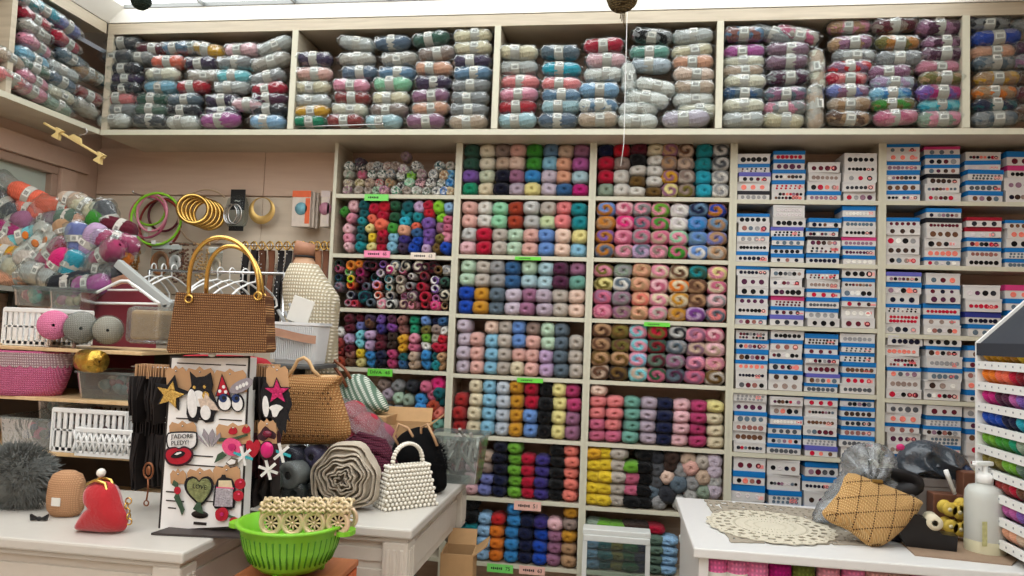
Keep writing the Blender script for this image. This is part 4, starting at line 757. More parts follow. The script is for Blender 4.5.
tub('small clear tub standing behind the white woven basket',33,75,395,418,-.82,.12,[((90,150,160),10),((200,190,170),8)])
t,W,H_=slot_basket('open_front_basket','white plastic basket with curved rim full of brown trinkets',52,128,401,441,-.96,.2,'slot')
mb=MB(); [mb.ball((random.uniform(-W*.42,W*.42),random.uniform(-.08,.08),random.uniform(.03,H_*.85)),random.uniform(.008,.016),7,5) for _ in range(60)]; mb.build('trinkets',solid('trinket_brown',(110,72,58),.6,noise=.4,scale=60),t)['kind']='stuff'
t,W,H_=slot_basket('woven_basket','white diamond lattice plastic basket in front on the low plank',75,134,427,452,-1.0,.16,'x')
mb=MB(); [mb.ball((random.uniform(-W*.42,W*.42),random.uniform(-.06,.06),random.uniform(.01,H_*.95)),random.uniform(.008,.014),7,5) for _ in range(50)]; mb.build('trinkets',solid('trinket_dark',(58,32,36),.6,noise=.4,scale=60),t)['kind']='stuff'
MB().box((0,0,.005),(W*.94,.14,.006)).build('liner',solid('liner_grey',(170,166,160),.7),t)
# twine balls & wrapped rolls on the upper plank
def roll_y(name,label,px,py,rpx,Y,L,mat,hole=(90,80,78),wrap=True,cat='twine roll',rz=0):
    p=at_y(px,py,Y); r=rpx*(3.2+Y)/740*1.12; t=thing(name,label,cat,p,rz)
    MB().lathe([(.3*r,-L*.35),(.32*r,-L/2),(.7*r,-L*.53),(.95*r,-L*.44),(r,-L*.2),(r,L*.2),(.9*r,L/2),(.1*r,L/2)],28,M=RX(-PI/2)@SC(1,1,-1),cap=False).build('coil',mat,t)
    MB().lathe([(.0001,-L*.30),(.3*r,-L*.34),(.3*r,L*.3)],18,M=RX(-PI/2)@SC(1,1,-1),cap=False).build('core',solid('core_%d'%hole[0],hole,.8),t)
    if wrap: MB().lathe([(.001,-L*.56),(.6*r,-L*.58),(1.05*r,-L*.5),(1.1*r,0),(1.02*r,L*.52),(.001,L*.54)],26,M=RX(-PI/2)@SC(1,1,-1)).build('plastic_wrap',WRAP,t)
    return t
PNK=rib('pink_twine',(206,110,146),(228,146,176),60,'Z',.5); roll_y('twine_ball','pink ball of twine end-on beside slotted basket',54,325,14.5,-.93,.11,PNK,(90,40,70),False,'twine roll',R(38))
BSK=solid('brown_rim',(110,66,50),.6)
GRT=rib('grey_twine',(146,138,128),(190,184,174),60,'Z',.5); roll_y('twine_roll','clear wrapped grey twine roll behind the pink twine ball',81,328,15,-.9,.16,GRT,(70,80,76),True,'twine roll',R(38)); roll_y('twine_roll','clear wrapped beige twine roll beside the grey roll',108,330,13.5,-.88,.16,rib('beige_twine',(166,154,138),(206,198,184),60,'Z',.5),(50,40,36),True,'twine roll',R(36))
p=at_y(146,325,-.92); t=thing('ribbon_packet','clear wrapped block of gold ribbon on the upper plank','ribbon',p); W=pxw(128,165,325,-.92)
MB().box((0,.04,0),(W*.8,.1,.1),.012).build('ribbon_block',solid('gold_ribbon',(176,140,92),.4,noise=.2,scale=70),t); MB().box((0,.04,0),(W*.96,.13,.125),.02).build('plastic_wrap',WRAP2,t)
t=roll_y('foil_ribbon_roll','gold foil ribbon roll with white end lying above the clear tub',91,361,11.5,-.98,.09,solid('gold_foil',(200,160,70),.25,metal=.9,noise=.35,scale=70,bump=1,bscale=60),(60,50,40),False,'ribbon',R(70)); 
# pink crochet basket with lace
a,b_=at_y(-30,391,-.9),at_y(73,352,-.9); W,H_=b_.x-a.x,b_.z-a.z; t=thing('crochet_basket','pink crocheted basket with white lace trim on the middle plank','basket',((a.x+b_.x)/2,-.9,a.z))
PKC=rib('pink_crochet',(186,84,122),(228,146,178),55,'Z',1.); mb=MB(); prof=[(.78,0),(.84,.02),(.93,H_*.5),(1,H_*.98),(.97,H_),(.9,H_*.96),(.82,.03),(0.001,.012)]
mb.lathe([(r*W/2,z) for r,z in prof],44,M=SC(1,.5,1)); mb.build('basket_shell',PKC,t)
mb=MB(); mb.grid(lambda u,v:((W/2*1.012*(1-.06*v))*math.cos(2*PI*u),(W/2*.512*(1-.06*v))*math.sin(2*PI*u),H_*.96-(.042+.008*abs(math.sin(2*PI*u*16)))*v),128,3,True,False); mb.build('lace_trim',rib('lace_cream',(150,120,126),(226,206,206),45,'Z',.6),t)
mb=MB().tube([(W/2*.98,0,H_*.95),(W/2*1.06,-.01,H_*1.12),(W/2*1.1,-.02,H_*1.3)],.006,6); mb.build('ribbon_tie',solid('ribbon_pale',(222,196,196),.6),t)
# ---------------------------------------------------------------- items on the front table
def fuzz(mb,c,r,n,L,seed,up_=.3,w=.0012):
    rnd=random.Random(seed)
    for _ in range(n):
        d=Vector((rnd.gauss(0,1),rnd.gauss(0,1),rnd.gauss(0,1)+up_)).normalized(); p=Vector(c)+Vector((d.x*r[0],d.y*r[1],d.z*r[2])); e=p+d*L*rnd.uniform(.5,1.2)+Vector((rnd.uniform(-1,1),rnd.uniform(-1,1),rnd.uniform(-1.2,.4)))*L*.5
        s=d.orthogonal().normalized()*w; mb.add([p-s,p+s,e],[(0,1,2)])
p=at_z(20,520,ZT); p.y=-1.22; p.x=at_y(14,500,-1.27).x; t=thing('fluffy_bag','dark grey long-pile fluffy bag on the white table','fluffy bag',(p.x,-1.27,ZT))
mb=MB(); mb.ball((0,0,.085),(.115,.06,.083),20,14); fuzz(mb,(0,0,.086),(.115,.062,.085),4200,.02,3,w=.002); mb.build('pile_body',solid('grey_fur',(112,114,110),.9,noise=.5,scale=25),t)
x=at_y(66,500,-1.31).x; t=thing('brown_pouch','small tan ribbed pouch with paper label on the white table','pouch',(x,-1.31,ZT)); BRP=rib('brown_knit',(170,128,94),(206,162,122),70,'Z',.5)
MB().lathe([(.001,0),(.038,.002),(.05,.018),(.053,.05),(.05,.09),(.04,.112),(.02,.122),(.001,.124)],30,M=SC(1,.75,1)).build('pouch_body',BRP,t); MB().box((.002,-.0405,.045),(.026,.002,.022)).build('paper_label',PAPER,t)
x=at_y(103,510,-1.43).x; t=thing('red_pouch','red velvet coin pouch with gold clasp and pearl on white table','pouch',(x,-1.43,ZT),.1); RED=solid('red_velvet',(176,16,28),.8,noise=.1,scale=30,sheen=.5,bump=.5)
pl=smooth_poly([(-.068,.006),(-.03,.0),(.03,.0),(.062,.01),(.066,.04),(.048,.075),(.036,.105),(.02,.125),(-.015,.13),(-.045,.115),(-.048,.085),(-.034,.065),(-.05,.045)],4); pillow(pl,.075,9,2.6,2,.003,0).build('pouch_body',RED,t)
mb=MB().tube([(-.04,-.012,.122),(-.015,-.016,.134),(.01,-.016,.127),(.02,-.02,.105),(.024,-.024,.075)],.0045,8).tube([(-.04,.012,.122),(-.015,.01,.136),(.01,.01,.13),(.03,.0,.105),(.034,-.0,.075)],.0045,8); mb.build('clasp_frame',GOLD,t); MB().ball((-.012,0,.15),.0115).build('pearl_bead',solid('pearl_white',(232,226,214),.2),t); mb=MB(); [mb.torus((.062+.008*math.cos(k),-.0+.004*k,.03+.012*k),.008,.002,12,6,'X' if k%2 else 'Y') for k in range(5)]; mb.build('chain',GOLD,t)
x=at_y(39,520,-1.38).x; t=thing('hair_bow','small black bow clip lying on the white table','bow clip',(x,-1.38,ZT+.006),.3)
MB().prism([(-.022,.012),(-.004,.002),(.004,.002),(.022,.012),(.02,-.004),(.004,-.002),(-.004,-.002),(-.02,-.004)],.01,y0=-.005).ball((0,0,0),.006).build('bow',BLACK,t)
# ---------------------------------------------------------------- laser-cut patch stand
YS=-1.36; pb=at_y(200,530,YS); t=thing('patch_stand','white slotted card stand holding embroidered patches on table corner','display stand',(0,0,0)); stand=t
lean=.045/.42
def SP(px,py,off=0.):
    """point of the stand's leaning front panel"""
    y=YS
    for _ in range(4): q=at_y(px,py,y+off); y=YS+(q.z-ZT)*lean
    return at_y(px,py,y+off)
cs=[SP(172,358),SP(248,358),SP(240,526),SP(160,530)]; STW=solid('stand_white',(232,230,226),.45,noise=.02); STK2=solid('burnt_edge',(40,32,28),.7,noise=.1)
def slab(pts,th,d=Vector((0,1,0))): n=len(pts); vs=[Vector(p) for p in pts]+[Vector(p)+d*th for p in pts]; return vs,[(i,(i+1)%n,n+(i+1)%n,n+i) for i in range(n)]+[list(range(n))[::-1],list(range(n,2*n))]
mb=MB(); mb.add(*slab(cs,.004)); mb.build('front_panel',STW,t)
mb=MB(); ed=[SP(x,y,.003) for x,y in ((170,356),(250,356),(242,528),(158,532))]; mb.add(*slab(ed,.003)); mb.build('backing_panel',STK2,t)
c0=at_z(157,533,ZT+.004); mb=MB(); mb.add([(c0.x-.01,c0.y-.01,ZT+.001),(c0.x+.25,c0.y+.02,ZT+.001),(c0.x+.28,c0.y+.29,ZT+.001),(c0.x+.03,c0.y+.27,ZT+.001)]+[(c0.x-.01,c0.y-.01,ZT+.006),(c0.x+.25,c0.y+.02,ZT+.006),(c0.x+.28,c0.y+.29,ZT+.006),(c0.x+.03,c0.y+.27,ZT+.006)],[(0,3,2,1),(4,5,6,7),(0,1,5,4),(1,2,6,5),(2,3,7,6),(3,0,4,7)]); mb.build('base_plate',solid('base_dark',(60,52,50),.5,noise=.1),t)
# side + back panels make it a box
bk=[Vector((p.x,p.y+.05,p.z)) for p in cs]; mb=MB()
for a,b in ((0,3),(1,2)): mb.add([cs[a],cs[b],bk[b],bk[a]],[(0,1,2,3)])
mb.add([cs[0],cs[1],bk[1],bk[0]],[(0,1,2,3)]); mb.add(bk,[(0,1,2,3)]); mb.build('side_panel',STW,t)
for (x0,x1,y) in ((177,221,364),(226,246,365),(176,206,419),(219,242,420),(190,213,456),(172,240,466),(166,184,501),(200,235,502),(166,180,492),(168,176,508)): a,b=SP(x0,y,-.0008),SP(x1,y,-.0008); MB().box((a+b)/2,((b-a).length,.002,.0028)).build('slot',STK2,t)
a=SP(200,514.5,-.001); mb=MB(); mb.lathe([(.0001,0),(.0235,0),(.0235,.002)],24,M=T(*a)@RX(PI/2)@SC(1,.42,1)); mb.build('round_slot',STK2,t); a=SP(200,523.5,-.001); MB().box(a,(.036,.002,.007)).build('slot',STK2,t)
a=SP(212,356,.0); MB().ball((a.x,a.y,a.z+.004),(.012,.006,.007)).build('top_tab',STW,t)
# patches: outlines measured on the panel, 6 mm thick
FELT=dict(k=(22,20,24),w=(232,230,228),g=(214,164,66),r=(178,26,46),m=(190,36,104),p=(228,84,134),n=(40,60,110),s=(196,194,200),v=(96,84,70),G=(60,84,62),c=(222,206,170),y=(150,142,148),t=(60,176,186),b=(96,140,190),d=(60,30,40),kr=(192,150,110))
def fm(k): return solid('felt_'+k,FELT[k],.85 if k!='s' else .4,noise=.15,scale=90,bump=.5,bscale=300) 
SEQ=solid('gold_sequin',(226,184,100),.25,metal=.7,noise=.4,scale=150,bump=1,bscale=200); GLT=solid('silver_glitter',(190,186,196),.3,metal=.5,noise=.5,scale=200,bump=1,bscale=250); MSQ=solid('magenta_sequin',(208,44,110),.3,metal=.4,noise=.4,scale=160,bump=1,bscale=200); CAM=solid('sequin_green',(150,160,110),.3,metal=.5,noise=.6,scale=90,bump=1,bscale=200)
def layer(par,o,pts,off,m,name,th=.002,base=-.012,sm=0):
    q=[SP(x,y,base-off) for x,y in pts]
    if sm:
        r=smooth_poly([(v.x,v.z) for v in q],sm); ym=sum(v.y for v in q)/len(q); q=[Vector((x,ym,z)) for x,z in r]
    else:
        ym=sum(v.y for v in q)/len(q); q=[Vector((v.x,ym,v.z)) for v in q]
    mb=MB(); mb.add(*slab([v-o for v in q],th)); return mb.build(name,m,par)
def patch(label,px,py,base=-.012,card=None):
    o=SP(px,py,base); t=thing('embroidered_patch',label,'patch',o,group='patches on the display stand')
    if card:
        x0,y0,x1,y1=card; w=x1-x0
        layer(t,o,[(x0,y0+4),(x0+3,y0),(x0+w*.35,y0+2),(x0+w*.5,y0-1.5),(x0+w*.65,y0+2),(x1-3,y0),(x1,y0+4),(x1,y1),(x0,y1)],-.006,KRAFT,'backing_card',.0015,base)
        q=SP(x0+w*.5,y0+4,base+.004)-o; MB().ball(q,.0028,8,6).build('pin',SILV,t)
    return t,o
def ell(cx,cy,rx,ry,n=18): return [(cx+rx*math.cos(2*PI*k/n),cy+ry*math.sin(2*PI*k/n)) for k in range(n)]
def starp(cx,cy,R1,R2,rot=-90,n=5): return [(cx+(R1 if k%2==0 else R2)*math.cos(R(rot+180/n*k)),cy+(R1 if k%2==0 else R2)*math.sin(R(rot+180/n*k))) for k in range(2*n)]
A_=lambda l:[(120+x/5.12,340+y/5.12) for x,y in l]
B_=lambda l:[(120+x/5.12,430+y/5.12) for x,y in l]
t,o=patch('gold sequin star on black star patch, top corner of stand',171,393,card=(166,367,186,392)); layer(t,o,starp(171,393,19,9,-75),.0,fm('k'),'felt_back'); layer(t,o,starp(170,395,14.5,6.5,-75),.002,SEQ,'star_front',.003)
t,o=patch('black and white cat patch with gold sequins on paw',200,397,-.014,card=(186,368,214,400))
layer(t,o,A_([(365,160),(395,190),(440,185),(472,165),(480,230),(470,262),(505,350),(480,380),(470,420),(430,425),(400,395),(385,425),(345,415),(335,380),(345,270),(370,235)]),0,fm('k'),'felt_back'); layer(t,o,A_(ell(368,325,25,74)),.002,fm('w'),'white_leg',.002); layer(t,o,A_(ell(437,372,26,38)),.002,fm('w'),'white_paw',.002); layer(t,o,A_(ell(402,300,34,42)),.001,fm('w'),'white_chest',.002); layer(t,o,A_([(405,205),(425,235),(450,240),(425,262),(410,290),(385,275),(360,262),(385,240)]),.002,fm('w'),'white_face',.002,sm=3)
layer(t,o,A_([(400,300),(430,300),(440,270),(460,300),(480,320),(505,362),(470,358),(440,350),(415,358)]),.0022,solid('pale_sequin',(232,206,190),.3,metal=.3,noise=.4,scale=150),'sequin_patch',.003); layer(t,o,A_(ell(438,285,18,22)),.002,SEQ,'gold_patch',.002)
for ex,ey in ((380,242),(432,240)): layer(t,o,A_(ell(ex,ey,8,9,10)),.004,SEQ,'eye',.002)
t,o=patch('staring cartoon eyes patch with white and blue eyes',229,401,-.014,card=(214,370,246,392))
for cx,cy,rx,ry in ((535,320,40,46),(600,322,36,48)): layer(t,o,A_(ell(cx,cy,rx,ry)),0,fm('k'),'felt_back'); layer(t,o,A_(ell(cx,cy+3,rx-9,ry-9)),.002,fm('w'),'eye_white'); layer(t,o,A_(ell(cx-8,cy-22,20,22)),.004,fm('n'),'iris'); layer(t,o,A_(ell(cx-4,cy-24,9,10)),.006,fm('k'),'pupil')
t,o=patch('maroon cone hat patch with white dots above the eyes',222,385,-.02); layer(t,o,A_([(525,172),(565,290),(485,290)]),0,fm('d'),'felt_back'); layer(t,o,A_([(525,186),(557,284),(494,284)]),.002,fm('r'),'cone')
for x,y in ((522,215),(510,262),(540,266),(530,240)): layer(t,o,A_(ell(x,y,8,9,10)),.004,fm('w'),'dot')
t,o=patch('grey oval badge patch with blurred white marks beside the eyes',241,386,-.022); layer(t,o,[(120+(620+x)/5.12,340+(235+y)/5.12) for x,y in [(60*math.cos(a)-12*math.sin(a),36*math.sin(a)-18*math.cos(a)) for a in [2*PI*k/22 for k in range(22)]]],0,fm('y'),'felt_back'); [layer(t,o,ell(237+3.2*k,388-1.5*k,1.5,2.2,8),.002,fm('w'),'letter_blob') for k in range(4)]
t,o=patch('speech bubble patch with black lettering over red lips',181,441,-.014,card=(169,422,196,434))
layer(t,o,A_([(240,490),(262,470),(380,468),(397,485),(393,535),(370,560),(330,566),(250,560),(236,530)]),0,fm('k'),'felt_back',sm=3); layer(t,o,A_([(246,494),(265,478),(375,476),(389,490),(385,532),(366,552),(330,558),(256,552),(243,528)]),.002,fm('w'),'bubble',sm=3)
q=SP(182,436.5,-.0185)-o; text("J'ADORE",.0165,fm('k'),t,q,(PI/2,-.08,0)); q=SP(180,443,-.0185)-o; text('PLEDY!',.0165,fm('k'),t,q,(PI/2,-.12,0))
layer(t,o,B_([(225,125),(240,95),(280,85),(300,92),(330,82),(365,100),(375,130),(350,170),(300,188),(250,180),(230,155)]),.0025,fm('d'),'lip_outline',sm=3); layer(t,o,B_([(234,126),(248,102),(282,93),(302,100),(330,92),(358,106),(364,130),(342,160),(300,176),(256,170),(240,150)]),.0045,fm('r'),'lips',sm=3); layer(t,o,B_([(258,138),(285,112),(310,106),(332,118),(318,135),(285,145)]),.0066,fm('k'),'mouth',sm=3); layer(t,o,B_([(278,126),(290,116),(310,112),(314,118),(292,128)]),.0086,fm('w'),'teeth')
t,o=patch('grey mauve leaf patch beside the lips patch',208,439,-.012); 
for a in (-40,-12,14,40): layer(t,o,[(208+4*math.sin(R(a))+2*math.cos(R(a)),447),(208+16*math.sin(R(a))+3.2*math.cos(R(a)),447-13*math.cos(R(a))),(208+19*math.sin(R(a)),447-19*math.cos(R(a))),(208+14*math.sin(R(a))-3.2*math.cos(R(a)),447-12*math.cos(R(a)))],0,fm('y'),'leaf')
t,o=patch('pink rose patch with green leaves, middle of stand',231,446,-.016,card=(216,424,250,444)); layer(t,o,B_([(530,60),(555,42),(585,45),(612,62),(620,95),(600,125),(565,132),(535,115),(522,85)]),.002,fm('p'),'rose_bloom',.004,sm=3); layer(t,o,B_(ell(572,88,20,18)),.006,fm('m'),'rose_heart'); layer(t,o,B_([(480,170),(500,125),(525,110),(545,130),(520,150)]),0,fm('G'),'leaf'); layer(t,o,B_([(540,170),(570,140),(605,150),(600,180),(560,188)]),.001,fm('v'),'leaf'); layer(t,o,B_([(545,165),(570,148),(592,156),(588,172),(560,178)]),.003,STW,'leaf_gap',.001)
for cx,cy,c in ((577,467,'r'),(645,460,'r')): layer(t,o,A_([(cx-24,cy+8),(cx-8,cy-20),(cx+2,cy-8),(cx+14,cy-20),(cx+22,cy+6),(cx,cy+18)]),.002,fm(c),'tulip',sm=2)
layer(t,o,A_([(500,520),(515,500),(560,505),(610,490),(650,480),(655,490),(600,508),(560,520),(520,520)]),.001,fm('G'),'stem')
t,o=patch('red rosebud patch on long dark green stem',178,492,-.012,card=(170,470,186,484)); layer(t,o,B_([(280,255),(300,270),(300,330),(312,370),(325,410),(310,440),(300,405),(285,370),(275,345),(290,320),(283,290),(268,280)]),0,fm('G'),'stem'); layer(t,o,B_(ell(293,310,17,20)),.002,fm('r'),'rosebud')
t,o=patch('heart patch with letters in green sequins and black edge',199,487,-.014,card=(187,469,213,486)); hp=[(405,390),(370,360),(340,325),(328,285),(340,250),(370,236),(395,248),(405,262),(420,245),(450,236),(474,255),(478,290),(465,325),(440,360)]
layer(t,o,B_(hp),0,fm('k'),'felt_back',sm=2); layer(t,o,B_([(405+(x-405)*.82,308+(y-308)*.84) for x,y in hp]),.002,CAM,'heart_front',.003,sm=2); q=SP(199.5,487,-.0205)-o; text('LOVE',.0165,fm('k'),t,q,(PI/2,.05,0)); layer(t,o,B_([(395,370),(412,370),(425,430),(405,425),(372,405),(385,385)]),-.001,fm('G'),'leaf')
t,o=patch('glitter bottle patch with cream top and black outline',224,490,-.014,card=(213,466,240,485)); layer(t,o,B_([(502,250),(520,240),(525,228),(540,228),(545,242),(575,250),(590,290),(580,400),(560,410),(480,405),(470,385),(485,290)]),0,fm('k'),'felt_back'); layer(t,o,B_([(506,258),(570,258),(575,296),(502,296)]),.002,fm('c'),'cream_top'); layer(t,o,B_([(494,296),(580,300),(572,395),(480,392)]),.002,GLT,'glitter_body',.003); layer(t,o,B_([(492,292),(582,296),(580,306),(492,302)]),.004,fm('p'),'pink_rim'); layer(t,o,B_([(527,236),(538,236),(540,262),(525,262)]),.002,fm('c'),'wick')
t,o=patch('red cherry patch hanging on the stand edge',239,490,-.018); 
for cx,cy in ((612,277),(603,338)): layer(t,o,B_(ell(cx,cy,26,28)),0,fm('r'),'cherry',.006); layer(t,o,B_(ell(cx+4,cy-10,6,5,10)),.005,fm('p'),'shine',.002)
t,o=patch('two red flower patch hanging at the foot of stand',227,517,-.016); layer(t,o,B_([(488,420),(505,402),(530,398),(550,415),(552,445),(530,466),(500,465),(488,448)]),.001,fm('r'),'flower',.004,sm=2); layer(t,o,B_([(560,460),(575,448),(600,452),(605,475),(585,495),(565,482)]),.001,fm('r'),'flower',.004,sm=2); layer(t,o,B_([(545,425),(570,440),(590,445),(580,455),(550,445)]),0,fm('G'),'stem'); layer(t,o,B_(ell(520,432,10,10,10)),.006,fm('m'),'flower_heart')
# side face of the stand: more patches on cards
t,o=patch('magenta sequin star over black and white cat patch on side of stand',275,396,-.02,card=(266,366,288,392)); layer(t,o,A_([(725,250),(745,200),(765,240),(860,240),(880,330),(850,400),(730,400),(715,340)]),0,fm('k'),'felt_back'); layer(t,o,A_(ell(745,340,16,55)),.002,fm('w'),'white_leg'); layer(t,o,A_([(762,345),(800,330),(835,345),(815,365),(800,392),(780,392),(775,362)]),.002,fm('w'),'white_paw',sm=2); layer(t,o,starp(277,392,15,6.5),.003,fm('k'),'star_back'); layer(t,o,starp(277,392,12.5,5),.006,MSQ,'star_front',.003)
t,o=patch('dark red beetle patch with magenta jewel on side of stand',267,447,-.02,card=(258,420,276,444)); layer(t,o,A_([(720,470),(745,440),(770,460),(800,480),(790,510),(760,500),(735,520),(700,500)]),0,fm('d'),'wing',sm=2); layer(t,o,B_([(715,100),(735,60),(770,58),(798,95),(790,140),(760,165),(725,150)]),.001,fm('d'),'shell_edge',sm=2); o2=SP(267,450,-.026)-o; MB().ball(o2,(.018,.008,.021)).build('jewel',solid('magenta_jewel',(204,30,112),.12,noise=.15),t); q=SP(267,434,-.026)-o; MB().ball(q,(.013,.007,.009)).build('jewel_head',solid('maroon_jewel',(110,20,50),.15),t)
for px,py,l,c in ((243,456,'white and turquoise snowflake patch at the edge of the front panel','t'),(281,453,'white and turquoise snowflake patch beside the beetle patch','t'),(268,470,'small pale snowflake patch under the beetle patch','w')):
    t,o=patch(l,px,py,-.028)
    for k in range(3):
        a=R(60*k+20); layer(t,o,[(px+10*math.cos(a)+1.4*math.sin(a),py+10*math.sin(a)-1.4*math.cos(a)),(px-10*math.cos(a)+1.4*math.sin(a),py-10*math.sin(a)-1.4*math.cos(a)),(px-10*math.cos(a)-1.4*math.sin(a),py-10*math.sin(a)+1.4*math.cos(a)),(px+10*math.cos(a)-1.4*math.sin(a),py+10*math.sin(a)+1.4*math.cos(a))],.001*k,fm('w' if k else c),'arm')
t,o=patch('red heart patch hanging beside the pink rose patch',252,447,-.02); layer(t,o,[(252,458),(246,448),(247,441),(251,441),(253,444),(256,440),(260,443),(259,450)],0,fm('r'),'heart',.006,sm=2)
t,o=patch('black feather patch hanging below the cat on stand side',284,424,-.016); layer(t,o,A_([(800,400),(835,360),(850,345),(862,380),(872,420),(856,405),(850,440),(845,480),(832,460),(825,500),(815,470),(800,440)]),0,fm('k'),'feather')
# card bundles seen edge on, dark patches hanging behind
def bunch(label,px,py0,py1,wpx,Y,mat,n,seed,cat='patch bundle',name='hanging_patch_bundle',topm=None):
    a,b=at_y(px-wpx/2,py0,Y),at_y(px+wpx/2,py1,Y); W,H_=b.x-a.x,a.z-b.z; t=thing(name,label,cat,((a.x+b.x)/2,Y,b.z)); rnd=random.Random(seed); mb=MB(); N0=n; n=n*3
    for k in range(n):
        x=-W/2+W*(k+.5)/n; x2=x+rnd.uniform(-.014,.014); y=rnd.uniform(-.035,.035); zb=rnd.uniform(0,H_*.3); w=W/n*.7
        mb.add([(x-w,y,H_*.8),(x+w,y+.004,H_*.8),(x2+w*1.1,y-.01,H_*.4),(x2+w*.7,y,zb),(x2-w*.7,y,zb),(x2-w*1.1,y-.01,H_*.4)]+[(x-w,y+.05,H_*.8),(x+w,y+.054,H_*.8),(x2+w*1.1,y+.04,H_*.4),(x2+w*.7,y+.05,zb),(x2-w*.7,y+.05,zb),(x2-w*1.1,y+.04,H_*.4)],[(0,1,2,5),(5,2,3,4),(6,11,8,7),(11,10,9,8),(0,6,7,1),(1,7,8,2),(2,8,9,3),(3,9,10,4),(4,10,11,5),(5,11,6,0)])
    mb.build('patches',mat,t)['kind']='stuff'; n=N0
    mb=MB()
    for k in range(n): x=-W/2+W*(k+.5)/n; mb.box((x+rnd.uniform(-.003,.003),.02,H_*.88),(.0025,.05,H_*.24),M=RZ(rnd.uniform(-.03,.03)))
    mb.build('cards',topm or KRAFT,t)['kind']='stuff'
    MB().tube([(-W/2-.01,.0,H_*.96),(W/2+.005,-.0,H_*.96)],.002,6).build('hook',SILV,t)
DKF=solid('dark_fringe',(34,26,24),.8,noise=.5,scale=40)
bunch('bundle of dark brown carded patches on the upper side hook of stand',150,364,424,30,-1.22,DKF,14,1); bunch('bundle of black carded patches hanging on the lower side hook',151,418,492,34,-1.2,DKF,13,2,topm=DKF)
bunch('bundle of kraft cards with black patches behind the star patch',262,364,426,16,-1.25,DKF,8,3); bunch('bundle of dark red carded patches behind the beetle patch',258,420,482,20,-1.25,solid('wine_fringe',(60,16,28),.7,noise=.5,scale=40),8,4); bunch('lowest bundle of dark carded patches beside the bottle patch',255,470,508,22,-1.22,DKF,7,5,topm=DKF)
x=at_y(148,480,-1.3).x; q=at_y(148,478,-1.3); t=thing('key_charm','bronze dangling key charm hanging beside the patch stand','charm',q); mb=MB(); mb.torus((0,0,.02),.014,.003,16,6,sz=1.5); mb.tube([(0,0,0),(.003,0,-.03),(0,0,-.06)],.0025,6); mb.torus((0,0,-.068),.007,.002,12,6); mb.ball((0,0,.02),(.008,.004,.013)); mb.build('charm_body',solid('bronze',(150,100,70),.35,metal=.7,noise=.2),t)
# ---------------------------------------------------------------- brown handbag with gold handles on top of the stand
YBG=-1.3; zb=max(cs[0].z,cs[1].z)+.006; o=at_y(223,357,YBG-.03); o.z=zb; t=thing('handbag','brown woven handbag with two gold hoop handles on top of stand','handbag',o,.06)
BRW=rib('brown_weave',(86,50,28),(206,154,100),60,'Z',1.,.6); q=local([(183,297),(268,300),(270,354),(268,357),(176,357),(174,353)],YBG-.03,o); top=max(z for x,z in q); dz=-min(z for x,z in q); q=[(x,z+dz) for x,z in q]
mb=MB(); d0,d1=.03,.028
def bagshell(mb,q,d0,d1):
    zt=max(z for x,z in q); n=len(q); f=lambda z:d0+(d1-d0)*z/zt
    vs=[(x,-f(z),z) for x,z in q]+[(x,f(z),z) for x,z in q]; mb.add(vs,[(i,(i+1)%n,n+(i+1)%n,n+i) for i in range(n)]+[list(range(n)),list(range(n,2*n))[::-1]])
bagshell(mb,q,d0,d1); mb.build('bag_body',BRW,t)
for s,px0,px1,pt in ((-1,196,262,243),(1,202,256,249)):
    a,b,c=[Vector((v[0],0,v[1]+dz)) for v in local([(px0,303),(px1,300),(224,pt)],YBG-.03,o)]; pts=[]
    for k in range(25):
        u=k/24; ang=PI*(1-u); pts.append(((a.x+b.x)/2+(b.x-a.x)/2*math.cos(ang)*1.03-.018*math.sin(ang),s*.03,(a.z+b.z)/2+(c.z-(a.z+b.z)/2)*math.sin(ang)**.75))
    MB().tube(pts,.0062,10).build('handle',GOLD,t)
    mb=MB(); [mb.torus((v.x,s*.034,v.z-.002),.01,.003,16,6) for v in (a,b)]; mb.build('eyelet',GOLD,t)
# red cloth under the bag
p=at_y(262,362,-1.18); t=thing('red_scarf','bright red folded cloth peeking from under the brown handbag','scarf',p); pillow(smooth_poly([(-.24,.01),(-.1,.016),(.0,.012),(.03,-.004),(.055,-.025),(.02,-.02),(-.1,-.004),(-.24,-.006)],3),.08).build('cloth_fold',solid('red_cloth',(170,20,36),.8,noise=.1),t)
# ---------------------------------------------------------------- white ribbed basket, mannequin, tan bag
o=at_y(290,364,-.78); ws=thing('wire_pedestal','slim grey pedestal table under the white ribbed basket','pedestal',(o.x,-.7,0)); MB().box((0,0,o.z-.008),(.2,.2,.014),.003).build('top_plate',GM,ws); MB().lathe([(.02,.02),(.02,o.z-.01)],12).lathe([(.07,0),(.07,.012),(.02,.022)],20).build('column',GM,ws)
t=thing('ribbed_basket','white ribbed plastic basket with tan strap holding brushes','basket',(o.x,-.7,o.z)); W=pxw(266,314,340,-.78); H_=at_y(290,322,-.78).z-o.z
mb=MB(); out=rr(W,.15,.03,6); N=len(out); rows_=[(.84,0),(.86,.01),(1,H_),(1.05,H_),(1.05,H_-.01),(.97,H_-.012),(.82,.012)]; mb.add([(x*k,y*k,z) for k,z in rows_ for x,y in out],[(r*N+i,r*N+(i+1)%N,(r+1)*N+(i+1)%N,(r+1)*N+i) for r in range(len(rows_)-1) for i in range(N)]+[[i for i in range(N)][::-1],[(len(rows_)-1)*N+i for i in range(N)]])
for k in range(22): x=-W*.42+W*.84*k/21; mb.box((x,-.0745,H_*.5),(.003,.006,H_*.8),M=None)
mb.build('basket_shell',solid('basket_translucent',(222,224,224),.35,noise=.03),t)
mb=MB(); mb.grid(lambda u,v:((-W*.52+W*1.04*u),-.085-.012*math.sin(PI*u),H_*.78+.012*math.cos(3*u)-.028*v),14,2); mb.build('strap',solid('tan_strap',(178,136,112),.6),t)
